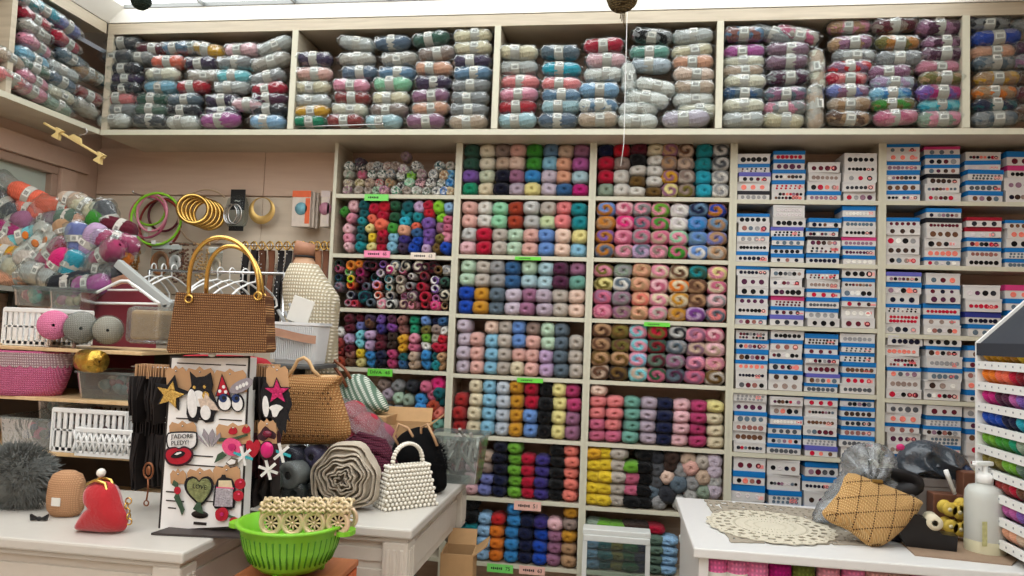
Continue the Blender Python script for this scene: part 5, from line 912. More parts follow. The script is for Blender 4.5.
mb=MB(); [mb.tube([(random.uniform(-.06,.04),random.uniform(-.04,.04),.04),(random.uniform(-.1,.02),random.uniform(-.04,.04),H_+random.uniform(.02,.07))],.006,6) for _ in range(7)]; mb.build('brush',solid('brush_mix',(150,150,148),.5,noise=.3),t)
mb=MB(); mb.box((-.05,-.03,H_+.035),(.08,.004,.09),.001,M=None); c=mb.build('price_card',PAPER,t); c.rotation_euler=(0,.3,0)
# mannequin torso with open-knit cream top
YM=-.5; o=at_y(310,385,YM); t=thing('mannequin','beige torso mannequin wearing a cream open-knit top behind the tan bag','mannequin',(o.x,YM,0))
sec=[(385,286,336),(350,288,335),(325,289,335),(305,287.5,337),(294,286.5,336),(284,286.5,329),(274,288.5,322),(264,293,316),(255,297,312),(248,296.5,312)]
SKN=solid('mannequin_skin',(190,150,118),.6,noise=.04)
def body(mb,sec,dep,grow=0,n=36):
    R_=[]
    for k,(py,x0,x1) in enumerate(sec):
        a,b=at_y(x0,py,YM),at_y(x1,py,YM); R_.append(((a.x+b.x)/2-o.x,(b.x-a.x)/2+grow,a.z))
    vs=[]; dp=dep
    for k,(cx,hw,z) in enumerate(R_):
        for i in range(n): a=2*PI*i/n; vs.append((cx+hw*sp(math.cos(a),.85),min(hw,dp[k])*sp(math.sin(a),.9)*1.,z))
    mb.add(vs,[(j*n+i,j*n+(i+1)%n,(j+1)*n+(i+1)%n,(j+1)*n+i) for j in range(len(R_)-1) for i in range(n)]+[list(range(n))[::-1],[(len(R_)-1)*n+i for i in range(n)]],0,True); return R_
dep=[.085]*5+[.08,.07,.06,.05,.05]
mb=MB(); Rz=body(mb,sec,dep,-.003); mb.build('torso',SKN,t)
KNT=rib('cream_knit',(170,158,132),(238,230,212),30,'Z',.8,.9,1.2)
mb=MB(); s2=sec[:8]; body(mb,s2,[d+.006 for d in dep],.005); mb.build('knit_top',KNT,t)
a,b=at_y(297,249,YM),at_y(313,249,YM); mb=MB(); w_=(b.x-a.x)/2; mb.lathe([(w_*1.12,-.034),(w_*1.2,-.01),(w_*1.16,.016)],28,M=T((a.x+b.x)/2-o.x,0,a.z+.01)@RY(.18)); mb.build('neck_cap',solid('tan_leather_cap',(176,126,98),.5),t); mb=MB(); mb.torus(((a.x+b.x)/2-o.x,0,at_y(305,257,YM).z),w_*1.12,.004,28,6,'Z'); mb.build('black_cord',BLACK,t)
MB().lathe([(.02,.02),(.02,Rz[0][2])],12).lathe([(.11,0),(.11,.012),(.03,.025)],28).build('stand',SILV,t)
# tan woven clutch
YC=-.96; o=at_y(310,444,YC); t=thing('woven_clutch','tan woven raffia bag with looped handle beside the patch stand','handbag',(o.x,YC,o.z),.03)
STR=rib('raffia',(150,104,60),(210,166,112),48,'Z',1.,.8); q=local([(272,377),(337,375),(338,383),(341,395),(350,425),(348,438),(330,444),(290,444),(270,443),(266,420),(268,395)],YC,o); q=smooth_poly(q,3); pillow(q,.11,10,5.,1,.001).build('bag_body',STR,t)
a,b=local([(272,379),(338,377)],YC,o); mb=MB().tube([(a[0],-.012,a[1]),(0,-.014,(a[1]+b[1])/2),(b[0],-.012,b[1])],.008,8); mb.build('rim_bar',solid('pale_wood',(214,176,128),.5),t)
q=local([(290,377),(296,368),(300,360),(306,357.5),(311,361),(315,370),(322,377)],YC,o); mb=MB().tube([(x,-.016,z) for x,z in [v for v in q]],.006,8); mb.build('handle',solid('pale_wood'  ,(214,176,128),.5),t)
mb=MB()
for r_ in range(9):
    for c_ in range(13):
        if r_ in(4,5): continue
        px=278+c_*4.6+(r_%2)*2.3; py=392+r_*5.2; v=local([(px,py)],YC,o)[0]; rr_=min(abs(px-308)/38,1); y=-.055*max(1-rr_**5,0)**.5*.995+.003; mb.ball((v[0],y,v[1]),(.0032,.004,.0042),6,5)
mb.build('openwork',solid('weave_gap',(92,60,34),.9,noise=0),t)
# ---------------------------------------------------------------- wrapped rolls heap under the clutch
for i,(px,py,r,c,Y,l) in enumerate([(275,467,10,(58,54,74),-1.0,'dark violet'),(296,458,11,(44,40,60),-.98,'navy'),(316,456,10,(86,76,110),-.96,'purple'),(306,505,11,(120,116,112),-.9,'grey'),(272,478,12,(118,120,112),-1.04,'sage grey'),(294,474,12,(132,132,130),-1.03,'silver grey'),(270,494,10,(40,42,44),-1.02,'black'),(296,494,11,(52,54,54),-1.02,'charcoal'),(316,492,10,(34,34,36),-.98,'jet black'),(322,474,11,(70,68,84),-.95,'dusky')]):
    p=at_y(px,py,Y); rad=r*(3.2+Y)/740*1.15; p.z=max(p.z,ZT+rad*1.12); t=thing('ribbon_roll',l+' ribbon roll in clear wrap, heap beneath tan woven bag','ribbon roll',p,random.uniform(-.4,.4),'wrapped ribbon rolls on the table')
    MB().lathe([(.3*rad,-.028),(.36*rad,-.034),(.9*rad,-.034),(rad,-.026),(rad,.026),(.9*rad,.034),(.3*rad,.034)],24,M=RX(-PI/2),cap=False).build('ribbon',solid('ribbon_%d'%i,c,.5,noise=.2,scale=60),t); MB().lathe([(.001,-.038),(.7*rad,-.042),(1.06*rad,-.036),(1.1*rad,0),(1.05*rad,.036),(.001,.04)],22,M=RX(-PI/2)).build('plastic_wrap',WRAP,t)
# ---------------------------------------------------------------- rosette bag
YR=-1.0; o=at_y(346,513,YR); o.z=ZT; t=thing('rosette_bag','beige felt rosette bag shaped like a large rose on white table','rosette bag',o,.1); RS=solid('rose_felt',(188,176,158),.9,noise=.12,scale=30,bump=.6,bscale=150)
cx,cz,RR=0,.098,.106; mb=MB(); mb.lathe([(.001,-.02),(.08,-.018),(.1,0),(.085,.04),(.001,.045)],34,M=T(cx,0,cz)@RX(-PI/2)@SC(1,1,-1)); 
rnd=random.Random(5)
for k in range(1,9):
    rr0=.012*k; n=40; ph=rnd.random()*6; dth=rnd.uniform(.8,1.5)
    def pet(u,v,rr0=rr0,ph=ph):
        a=2*PI*u; lobe=abs(math.sin(a*1.5+ph)); r=rr0+.006*math.sin(3*a+ph)+.004*math.sin(7*a)+(.012*v)*(.6+.6*lobe); y=-.02-.052*(1-(rr0/.115)**2)*1+.0-.012*math.sin(PI*min(v*1.15,1))*(1.2)+.026*v*v
        return (cx+r*math.cos(a),y,cz+r*math.sin(a)*.96)
    mb.grid(pet,n,6,True,False)
mb.build('petals',RS,t)
# ---------------------------------------------------------------- pearl handbag
YP=-.93; a=at_z(382,515,ZT); b=at_z(427,498,ZT); o=Vector(((a.x+b.x)/2,(a.y+b.y)/2,ZT)); ang=math.atan2(b.y-a.y,b.x-a.x)
W=(b-a).length; t=thing('pearl_handbag','white pearl bead handbag with arched bead handle on table edge','handbag',o,ang*.6); PRL=solid('pearl',(232,226,212),.25,noise=.03,spec=.6)
Wb=pxw(373,428,500,o.y)*1.02; Hb=at_y(400,465,o.y).z-ZT; mb=MB(); R0=.0062
def bagpt(u,v,s):
    hw=(Wb/2)*(1-.24*v)*1.0; return ((-1+2*u)*hw, s*(.038*(1-.55*v)), R0+(Hb-R0)*v)
core=MB(); bagshell(core,[(-Wb/2*.97,.004),(Wb/2*.97,.004),(Wb/2*.74,Hb*.97),(-Wb/2*.74,Hb*.97)],.032,.014); core.build('lining',solid('pearl_lining',(196,186,166),.7),t)
nu,nv=13,11
for s in(-1,1):
    for j in range(nv):
        for i in range(nu-(j%2)): mb.ball(bagpt((i+.5*(j%2))/(nu-1),j/(nv-1),s),R0,8,6)
for j in range(nv):
    for sd in(0,1):
        for k in(-.5,0,.5): p=bagpt(sd,j/(nv-1),k); mb.ball(p,R0,8,6)
mb.build('bead_body',PRL,t)
mb=MB(); ht=at_y(402,443,o.y).z-ZT
for k in range(21):
    a_=PI*k/20; x=.062*math.cos(a_)*.85; z=Hb+(ht-Hb)*math.sin(a_)**.8
    for d in(-.0045,.0045): mb.ball((x,d,z),R0*.95,8,6)
mb.build('handle',PRL,t)
# black plush bag
YK=-.72; o=at_y(418,496,YK); o.z=ZT; t=thing('plush_bag','black curly plush bag with tan straps beside the pearl handbag','handbag',o,.0); mb=MB(); q=smooth_poly(local([(395,498),(388,470),(396,445),(412,434),(428,434),(440,452),(446,478),(444,496),(420,500)],YK,at_y(418,498,YK)),3); q=[(x,max(z,.0)) for x,z in q]; body_=pillow(q,.16,8,2.4,3,.004); fuzz(body_,(.0,0,.1),(.09,.07,.085),1500,.016,9,w=.0022); body_.build('bag_body',solid('black_plush',(14,14,15),.95,noise=.4,scale=60,spec=.1),t)
mb=MB()
q=local([(404,452),(398,440),(403,428),(412,432),(420,446)],YK,at_y(418,498,YK)); mb.tube([(x,-.05,z) for x,z in q],.005,6); q=local([(424,446),(424,432),(430,428),(436,440),(440,450)],YK,at_y(418,498,YK)); mb.tube([(x,-.04,z) for x,z in q],.005,6); mb.build('strap',solid('tan_strap_thin',(190,150,112),.6),t)
# clear bin with silver packs
YB2=-.5; a=at_z(432,482,ZT); o=at_y(456,470,YB2); t=thing('clear_bin','clear plastic bin of silver packets at the back of the table','plastic bin',(o.x+.0,-.46,ZT)); W=pxw(430,482,440,YB2); H_=at_y(455,434,YB2).z-ZT
mb=MB(); out=rr(W,.2,.02); N=len(out); rows_=[(.8,0),(1,H_),(1.08,H_),(1.08,H_-.014)]; mb.add([(x*k,y*k,z) for k,z in rows_ for x,y in out],[(r*N+i,r*N+(i+1)%N,(r+1)*N+(i+1)%N,(r+1)*N+i) for r in range(3) for i in range(N)]+[list(range(N))[::-1]]); mb.build('bin_shell',TUB,t)
mb=MB(); [mb.box((0,0,0),(.012,.012,random.uniform(.06,.11)),.003,M=T(random.uniform(-W*.34,W*.34),random.uniform(-.07,.07),random.uniform(.06,H_*.85))@RX(random.uniform(-.6,.6))@RY(random.uniform(-.6,.6))) for _ in range(28)]; mb.build('packets',solid('silver_packet',(176,172,164),.3,metal=.3,noise=.4,scale=50),t)['kind']='stuff'
# cardboard box, red yarn bag, rope bag, sequin pouch behind
def carton(label,px0,px1,py0,zb,Y,d,rz=0,m=CARD):
    a,b=at_y(px0,py0,Y),at_y(px1,py0,Y); W=b.x-a.x; H_=a.z-zb; t=thing('cardboard_box',label,'cardboard box',((a.x+b.x)/2,Y+d/2,zb),rz)
    mb=MB()
    for (c,s) in (((0,-d/2,H_/2),(W,.005,H_)),((0,d/2,H_/2),(W,.005,H_)),((-W/2,0,H_/2),(.005,d,H_)),((W/2,0,H_/2),(.005,d,H_)),((0,0,.003),(W,d,.005))): mb.box(c,s)
    mb.build('carton_body',m,t); c=MB().box((0,0,.03),(.004,d*.96,.06)).build('flap',m,t); c.location=(W/2,0,H_-.005); c.rotation_euler=(0,.9,0); c=MB().box((0,0,.03),(W*.96,.004,.06)).build('flap',m,t); c.location=(0,d/2,H_-.005); c.rotation_euler=(-.5,0,0); return t
carton('small open cardboard box behind the pearl handbag',376,424,424,ZT,-.62,.14,.1)
o=at_y(355,470,-.72); t=thing('yarn_bag','clear bag of red and wine yarn balls behind the rosette bag','yarn bag',(o.x,-.72,ZT)); mb=MB(); cc=[((178,40,60),'red_yarn'),((150,74,92),'wine_yarn')]
for k,(px,py,r,ci) in enumerate([(352,415,15,0),(366,428,17,0),(378,440,18,1),(362,448,18,1),(384,458,16,1),(350,440,16,0),(345,465,18,1),(370,470,18,1),(356,490,18,0)]):
    p=at_y(px,py,-.72); mb=MB().ball((p.x-o.x,random.uniform(-.01,.04),max(p.z-ZT,.045)),r*.0033*1.0,16,10); mb.build('yarn_ball_inside',solid(cc[ci][1],cc[ci][0],.9,noise=.25,scale=60,bump=.8),t)
q=smooth_poly(local([(338,402),(352,400),(366,408),(384,424),(398,448),(400,480),(392,500),(345,500),(332,480),(330,440)],-.72,Vector((o.x,0,ZT))),4); pillow([(x,max(z,.003)) for x,z in q],.19,18,3.,4,.002,0,.014).build('plastic_bag',WRAP2,t)
o=at_y(358,466,-.82); t=thing('rope_bag','wine-coloured twisted rope handled bag behind the rosette bag','handbag',(o.x+.03,-.84,ZT)); ROP=rib('wine_rope',(64,20,36),(120,52,72),50,'Z',1.); mb=MB(); 
for k in range(3): mb.tube([(-.11+.02*k,-.01+.02*k,.14+.012*k),(-.03,-.02+.02*k,.165+.014*k),(.05,-.01+.02*k,.15+.012*k),(.1,.0,.11)],.014,10)
mb.build('rope_handle',ROP,t); mb=pillow(smooth_poly([(-.12,0),(.1,0),(.11,.1),(.06,.145),(-.08,.15),(-.13,.1)],3),.09); mb.build('bag_body',ROP,t)
YQ=-.55; o=at_y(365,411,YQ); t=thing('drawstring_pouch','green pouch with white sequin lines and brown strap on the yarn bag','pouch',(o.x,YQ,o.z))
x_=MATS.get('sequin_lines') or NT('sequin_lines'); 
tc=x_.new('ShaderNodeTexCoord'); mp=x_.new('ShaderNodeMapping'); mp.inputs['Rotation'].default_value=(0,.55,0); x_.link(tc.outputs['Object'],mp.inputs[0]); wv=x_.new('ShaderNodeTexWave',wave_type='BANDS',bands_direction='X',i_Scale=17.,i_Distortion=1.); w2=x_.new('ShaderNodeTexWave',wave_type='BANDS',bands_direction='Z',i_Scale=40.); x_.link(mp.outputs[0],wv.inputs[0]); x_.link(mp.outputs[0],w2.inputs[0])
m1=x_.new('ShaderNodeMath',operation='MULTIPLY'); x_.link(wv.outputs['Fac'],m1.inputs[0]); x_.link(w2.outputs['Fac'],m1.inputs[1]); cr=x_.new('ShaderNodeValToRGB'); cr.color_ramp.elements[0].position=.3; cr.color_ramp.elements[0].color=lin((84,112,92)); cr.color_ramp.elements[1].position=.5; cr.color_ramp.elements[1].color=lin((226,230,216)); x_.link(m1.outputs[0],cr.inputs[0]); x_.link(cr.outputs[0],x_.b.inputs['Base Color']); x_.b.inputs['Roughness'].default_value=.5; MATS['sequin_lines']=x_.m
q=smooth_poly(local([(336,398),(342,384),(350,375),(364,375),(374,385),(386,400),(388,411),(370,413),(345,411)],YQ,o),4); pillow(q,.12,8,2.4,7,.005).build('pouch_body',x_.m,t); q=local([(352,386),(346,374),(338,364),(340,360),(350,368),(356,378)],YQ,o); MB().tube([(x,-.055,z) for x,z in q],.006,8).build('strap',solid('strap_brown',(132,76,48),.5),t)
t2=thing('cardboard_box','larger cardboard box standing under the green sequin pouch','cardboard box',(o.x,YQ+.02,ZT)); MB().box((0,0,(o.z-ZT)/2-.004),(.2,.15,o.z-ZT-.012),.003).build('carton_body',CARD,t2); MB().box((0,-.076,(o.z-ZT)/2),(.04,.002,o.z-ZT-.02)).build('tape',solid('brown_tape',(160,120,80),.35),t2)
# ---------------------------------------------------------------- colander, wheel bracelets, box below
YG=-1.47; o=at_y(290,566,YG); W=pxw(240,337,520,YG); H_=at_y(290,520,YG).z-o.z; t=thing('colander','bright green plastic colander with slotted sides under gold wheel ornaments','colander',(o.x,YG,o.z)); GRN=solid('green_plastic',(122,190,44),.35,noise=.05)
mb=MB(); mb.lathe([(.3*W,.0),(.33*W,.008),(.36*W,.012),(.45*W,H_*.5),(.49*W,H_*.92),(.53*W,H_*.95),(.53*W,H_),(.48*W,H_),(.43*W,H_*.5),(.33*W,.02),(.001,.016)],44); 
for k in range(3): mb.ball((.3*W*math.cos(2.1*k-1.6),.3*W*math.sin(2.1*k-1.6),-.006),(.008,.008,.009))
mb.build('bowl',GRN,t); mb=MB()
for k in range(46):
    a=2*PI*k/46; r0,r1=.392*W,.468*W; mb.tube([(r0*math.cos(a),r0*math.sin(a),H_*.2),((r0+r1)/2*1.028*math.cos(a),(r0+r1)/2*1.028*math.sin(a),H_*.48),(r1*1.015*math.cos(a),r1*1.015*math.sin(a),H_*.78)],.0022,5)
mb.build('slots',solid('green_slot',(66,128,22),.6,noise=0),t)
for s in(-1,1): MB().prism(smooth_poly([(s*.5*W,-.03),(s*.62*W,-.02),(s*.62*W,.02),(s*.5*W,.03)][::s],3),.01,M=T(0,0,H_-.012)@RX(-PI/2)).build('handle',GRN,t)
PG=solid('pale_gold_wire',(230,200,166),.4,metal=.3,noise=.15,scale=80)
n=0
YW=YG-.02
WB=solid('wheel_backing',(58,32,22),.8,noise=.15)
for i,px in enumerate((271,292.5,314,338)):
    o=at_y(px,523,YW); r=pxw(px-11,px+11,523,YW)/2; zc=at_y(px,523,YW).z; t=thing('wheel_ornament','gold spoked wheel ornament on the green colander, %s along'%ORD[i+1],'ornament',(o.x,YW,zc),group='gold wheel ornaments'); n+=1
    for dy in(0,.055):
        mb=MB(); mb.torus((0,dy,0),r*.92,.0055,28,8); mb.torus((0,dy,0),r*.72,.0025,28,6)
        for k in range(9): a=2*PI*k/9; mb.tube([(r*.16*math.cos(a),dy,r*.16*math.sin(a)),(r*.72*math.cos(a),dy,r*.72*math.sin(a))],.0024,5)
        mb.lathe([(.001,-.004),(.15*r,-.003),(.15*r,.003)],14,M=T(0,dy,0)@RX(-PI/2)); mb.build('wheel',PG,t)
    MB().lathe([(.001,-.002),(r*.8,-.002),(r*.8,.002)],24,M=T(0,.02,0)@RX(-PI/2)).build('backing',WB,t)
    mb=MB()
    for sx in(-1,1): mb.tube([(sx*r*.95,0,0),(sx*r*.98,0,r*1.0),(sx*r*.95,.02,r*2.)],.003,6)
    for lv in range(3):
        z=r*(1.08+.36*lv)
        mb.tube([(r*1.02*(-1+2*k/14),-.006+.003*lv,z+.0035*math.sin(k*1.6+lv)+(.006 if lv==2 else 0)*math.cos(PI*(k/7-1))) for k in range(15)],.0045,6)
        mb.tube([(r*1.02*(-1+2*k/14),.004+.012*lv,z+.0035*math.cos(k*1.6+lv)) for k in range(15)],.0042,6)
    mb.build('filigree_body',solid('pale_gold_green',(214,192,152),.4,metal=.3,noise=.35,scale=120),t)
o=at_y(290,568,YG); t=thing('wooden_crate','orange-brown wooden crate under the green colander','crate',(o.x-.0,YG+.02,0)); zt=o.z-.013
CRT=wood('crate_wood',(150,84,46),(184,112,66),(20,3,3),.6); MB().box((0,0,zt-.008),(.24,.26,.016),.003).build('lid',CRT,t); mb=MB()
for (c,s) in (((0,-.122,zt/2-.01),(.232,.012,zt-.02)),((0,.122,zt/2-.01),(.232,.012,zt-.02)),((-.112,0,zt/2-.01),(.012,.24,zt-.02)),((.112,0,zt/2-.01),(.012,.24,zt-.02))): mb.box(c,s)
mb.build('crate_body',solid('crate_orange',(196,92,44),.55,noise=.1),t)
# ---------------------------------------------------------------- under the table
zl=.44
carton('tall cardboard carton under the table beside its turned leg',440,471,553,.001,-.64,.13,.08)
o=at_y(446,560,-.42); t=thing('plastic_bag','crumpled clear bag of grey goods under the table','plastic bag',(-.74,-.72,zl)); t.scale=(.8,.8,.85); pillow(smooth_poly([(-.13,.005),(.13,.005),(.13,.12),(.14,.2),(.08,.29),(-.04,.31),(-.13,.24),(-.15,.12)],9),.24,22,2.6,8,.004,0,.035).build('bag_film',WRAP2,t); mb=MB(); [mb.ball((random.uniform(-.08,.08),random.uniform(-.06,.06),random.uniform(.05,.3)),random.uniform(.03,.05),12,8) for _ in range(14)]; mb.build('goods',solid('grey_goods',(128,122,118),.7,noise=.3,scale=30),t)['kind']='stuff'
o=at_y(360,575,-.95); t=thing('wine_handbag','dark wine handbag with gold studs under the front table edge','handbag',(o.x+.04,-.98,zl)); H_=at_y(360,570,-.98).z-zl; pillow(smooth_poly([(-.13,0),(.13,0),(.14,H_*.7),(.1,H_*.96),(-.1,H_),(-.14,H_*.7)],3),.14,8,4.).build('bag_body',solid('wine_leather',(84,36,44),.5,noise=.15),t); mb=MB(); [mb.ball((x,-.03,H_*.985),.008) for x in(-.05,.05)]; mb.build('stud',GOLD,t)
mb=MB(); o=at_y(350,560,-.7); t=thing('tissue_bag','crumpled pale tissue packet deep under the table','packet',(o.x,-.7,zl)); pillow(smooth_poly([(-.12,0),(.12,0),(.13,.18),(.1,.28),(-.1,.3),(-.13,.2)],3),.2,8,2.4,9,.014).build('bag_film',solid('tissue',(150,132,122),.8,noise=.35,scale=18),t)
# ================================================================ white counter side
CX0,CX1,CYF,CYB=.214,1.85,-1.142,-.507
t=thing('shop_counter','white shop counter with open front shelf of pastel yarn cones','counter',((CX0+CX1)/2,(CYF+CYB)/2,0)); cw,cd_=CX1-CX0,CYB-CYF
CW=solid('counter_white',(214,213,210),.4,noise=.02)
MB().box((0,0,ZT-.013),(cw,cd_,.026),.004).build('countertop',CW,t)
for s in(-1,1): MB().box((s*(cw/2-.03),.0,(ZT-.026)/2),(.025,cd_-.05,ZT-.026)).build('end_panel',CW,t)
MB().box((0,cd_/2-.06,(ZT-.026)/2),(cw-.09,.02,ZT-.026)).build('back_panel',CW,t)
for z in(.68,.4,.1): MB().box((0,-.02,z),(cw-.09,cd_-.1,.02)).build('front_shelf',CW,t)
cones=[(716,'hot_pink',1),(737,'rose',1),(757,'rose',0),(780,'magenta',1),(803,'olive',0),(828,'pink',0),(853,'rose',0),(876,'blush',0),(898,'beige',0),(922,'pink',0),(945,'blush',0),(966,'pale_pink',0),(988,'pink',0),(1010,'blush',0)]
CON=dict(hot_pink=(255,120,184),rose=(252,140,190),magenta=(186,20,122),olive=(108,122,48),pink=(246,164,184),blush=(240,182,178),beige=(222,182,170),pale_pink=(230,176,180))
for i,(px,c,lb) in enumerate(cones):
    Y=-1.075; p=at_y(px,560,Y); r=.03; zt=.93; zt=at_y(px,549+(px-716)*.055,Y-.03).z; zt=min(zt,.915); zb=.69
    nm=['bright pink yarn cone with white label, at the counter end','deep pink yarn cone with white label, second along counter shelf','plain rose yarn cone, third along counter shelf','magenta yarn cone with violet label, fourth along counter shelf','olive green yarn cone on the counter shelf'][i] if i<5 else '%s yarn cone, %s along counter shelf'%(sayc(c),ORD[i+1])
    o=thing('yarn_cone',nm,'yarn cone',(p.x,Y,zb),group='yarn cones on the counter shelf'); H_=zt-zb; m=rib('cone_'+c,tuple(int(v*.8) for v in CON[c]),CON[c],30,'Z',.6)
    MB().lathe([(.001,0),(r*.96,.0),(r,.01),(r*1.0,H_*.9),(r*.94,H_*.98),(r*.5,H_),(.001,H_)],26).build('yarn_winding',m,o)
    if lb:
        z0,z1=H_*.1,H_*(.84 if i<2 else .74); MB().lathe([(r*1.015,z0),(r*1.02,z1)],26,cap=False).build('paper_label',PAPER if i!=3 else solid('violet_label',(96,70,140),.5),o)
        if i<2:
            mk=MB(); [mk.box((-.024,-r*.72,z1-.02-.009*k),(.004,.003,.005)) for k in range(4)]; mk.build('print_mark',solid('label_pink',(150,30,70),.6),o)
# lace mats
def lace(name,label,fn,nu,nv,skip,mat,loc):
    t=thing(name,label,'doily',loc); mb=MB(); P=[[fn(i/nu,j/nv) for i in range(nu+1)] for j in range(nv+1)]; th=.0025
    for j in range(nv):
        for i in range(nu):
            if skip(i,j): continue
            q=[P[j][i],P[j][i+1],P[j+1][i+1],P[j+1][i]]; vs=[(x,y,0) for x,y in q]+[(x,y,th) for x,y in q]
            mb.add(vs,[(3,2,1,0),(4,5,6,7),(0,1,5,4),(1,2,6,5),(2,3,7,6),(3,0,4,7)])
    mb.build('lace_work',mat,t)
cr=[at_z(x,y,ZT) for x,y in ((704,500),(828,511),(869,546),(731,543))]; ctr=sum(cr,Vector())/4
def quad(u,v):
    a=cr[0].lerp(cr[1],u).lerp(cr[3].lerp(cr[2],u),v)-ctr; k=.004*math.sin(u*60)+.004*math.sin(v*50); return (a.x+k*(v-.5),a.y+k*(u-.5))
rnd=random.Random(4)
lace('lace_runner','grey-beige rectangular lace runner under the round cream doily','' or quad,46,34,lambda i,j:((i%3==1 and j%3==1) or (i+2*j)%11==0 and i%2==1 or rnd.random()<.05),solid('lace_grey',(160,150,134),.9,noise=.15,scale=80),(ctr.x,ctr.y,ZT+.0008))
c0=at_z(770,528,ZT); rx=(at_z(836,530,ZT)-at_z(707,524,ZT)).length/2; ry=abs(at_z(770,513,ZT).y-at_z(774,545,ZT).y)/2*.97; rx*=.95
def polar(u,v):
    a=2*PI*u; r=v*(1+.025*math.cos(a*22) if v>.95 else 1); return (rx*r*math.cos(a),ry*r*math.sin(a))
lace('round_doily','cream oval crocheted doily with holed border on the counter',polar,132,22,lambda i,j:(j<1) and False or (j in(12,) and i%2==0) or (j in(14,15) and i%6 in(1,2,3)) or (j in(17,18) and i%6 in(0,5,4)) or (j==20 and i%3==0) or (j in(5,8) and i%4==0),solid('lace_ivory',(206,198,178),.9,noise=.08,scale=90),(c0.x,c0.y,ZT+.0045))
# knit clutch
YC=-.98; o=at_z(877,552,ZT); YC=o.y+.05; t=thing('knit_clutch','tan knitted clutch with diamond eyelets leaning on the counter clutter','clutch',(o.x,YC,ZT),0,rot=(-.35,0,0))
Q=[(225,200),(330,232),(430,270),(512,308),(505,330),(470,375),(400,430),(340,468),(300,474),(268,468),(200,415),(130,385),(102,352),(120,330),(180,270)]
ob=at_y(872,551,YC); q=local([(800+x/3.946,430+y/3.946) for x,y in Q],YC,ob); dz=min(z for x,z in q); q=[(x,(z-dz)*1.06+.002) for x,z in q]; q=smooth_poly(q,3)
KN=rib('tan_knit',(180,138,84),(238,202,144),70,'DIAGONAL',1.,.9,.5); pillow(q,.085,9,2.6,4,.0).build('clutch_body',KN,t)
cxm=sum(x for x,z in q)/len(q); czm=sum(z for x,z in q)/len(q); mb=MB()
def inside(x,z):
    c=False; n=len(q)
    for i in range(n):
        x1,z1=q[i]; x2,z2=q[(i+1)%n]
        if (z1>z)!=(z2>z) and x<(x2-x1)*(z-z1)/(z2-z1)+x1: c=not c
    return c
def ydepth(x,z):
    r=0
    lo,hi=0,1
    d=math.hypot(x-cxm,z-czm)
    if d<1e-5: return -.0425
    ux,uz=(x-cxm)/d,(z-czm)/d; s=d
    while inside(cxm+ux*s,czm+uz*s) and s<.4: s+=.004
    return -.0425*max(1-(d/s)**2.6,0)**.5
for fam in(0,1):
    for k in range(-5,6):
        for m in range(-22,23):
            u=m*.0068; v=k*.05
            if fam==0: x,z=cxm+u*.95+v*.35,czm+u*.12+v*.9
            else: x,z=cxm+u*.25+v,czm+u*.95+v*.1
            if inside(x,z) and inside(x+.006,z) and inside(x-.006,z): mb.ball((x,ydepth(x,z)+.0005,z),(.0023,.0016,.0023),6,4)
mb.build('eyelet_pattern',solid('eyelet_dark',(70,42,18),.9,noise=0),t)
q2=local([(800+x/3.946,430+y/3.946) for x,y in ((240,206),(330,236))],YC,ob); MB().box(((q2[1][0]),-.02,(q2[1][1]-dz)*1.06),(.03,.012,.012),.003).build('clasp',solid('bronze_clasp',(120,90,40),.35,metal=.7),t)
# bottle
o=at_z(985,552,ZT); t=thing('lotion_bottle','translucent white pump bottle standing on the counter beside thread rack','pump bottle',o,.3); s=(3.2+o.y)/740*.98; r=17*s; 
mb=MB(); mb.lathe([(.001,0),(r*.92,.0),(r,.01),(r,48*s),(r*.97,55*s),(r*.8,60*s),(r*.4,62*s),(r*.36,65*s),(.001,65*s)],30); mb.build('bottle_body',solid('bottle_translucent',(216,218,210),.3,noise=.03,trans=.25),t)
MB().lathe([(r*.985,0.002),(r*1.004,.012),(r*1.004,12*s)],30,cap=False).build('liquid_band',solid('liquid_yellow',(212,208,176),.3,noise=.05),t)
MB().lathe([(r*.42,63*s),(r*.42,70*s),(r*.3,72*s),(r*.14,73*s),(r*.14,80*s),(.001,80*s)],20).build('collar',WHITEP,t); MB().box((-.006,0,81*s),(r*1.1,r*.36,4*s),.003).tube([(-r*.5,0,81*s),(-r*.75,0,79.5*s)],.004,6).build('pump_head',WHITEP,t)
MB().box((-r*.62,-r*.8,20*s),(r*.5,.001,22*s)).build('label_print',solid('label_olive',(200,198,140),.5,noise=.3,scale=120),t)
# card tray & small goods
c=[at_z(x,y,ZT) for x,y in ((900,542),(955,536),(1022,556),(1012,566),(915,556))]; cc=sum(c,Vector())/5; t=thing('card_sheet','flat brown cardboard sheet lying under the bottle and tape dispenser','cardboard sheet',(cc.x,cc.y,ZT)); mb=MB(); mb.add([tuple(p-cc) for p in c]+[tuple(p-cc+Vector((0,0,.004))) for p in c],[(4,3,2,1,0),(5,6,7,8,9)]+[(i,(i+1)%5,5+(i+1)%5,5+i) for i in range(5)]); mb.build('sheet',solid('sheet_card',(150,126,104),.7,noise=.1),t)
o=at_z(938,551,ZT+.005); t=thing('tape_dispenser','black tape dispenser with pale core in front of yellow spools','tape dispenser',(o.x,o.y+.04,ZT+.005),-.15); mb=MB().prism([(-.07,0),(.055,0),(.058,.04),(.02,.042),(-.01,.075),(-.045,.088),(-.075,.07),(-.085,.03)],.05,y0=-.025); mb.build('dispenser_body',solid('black_gloss',(18,18,20),.3,noise=.05),t); MB().lathe([(.008,-.03),(.02,-.03),(.02,.03),(.008,.03)],20,M=T(-.0,-.004,.072)@RX(-PI/2),cap=False).build('tape_core',solid('tape_cream',(214,204,176),.5),t)
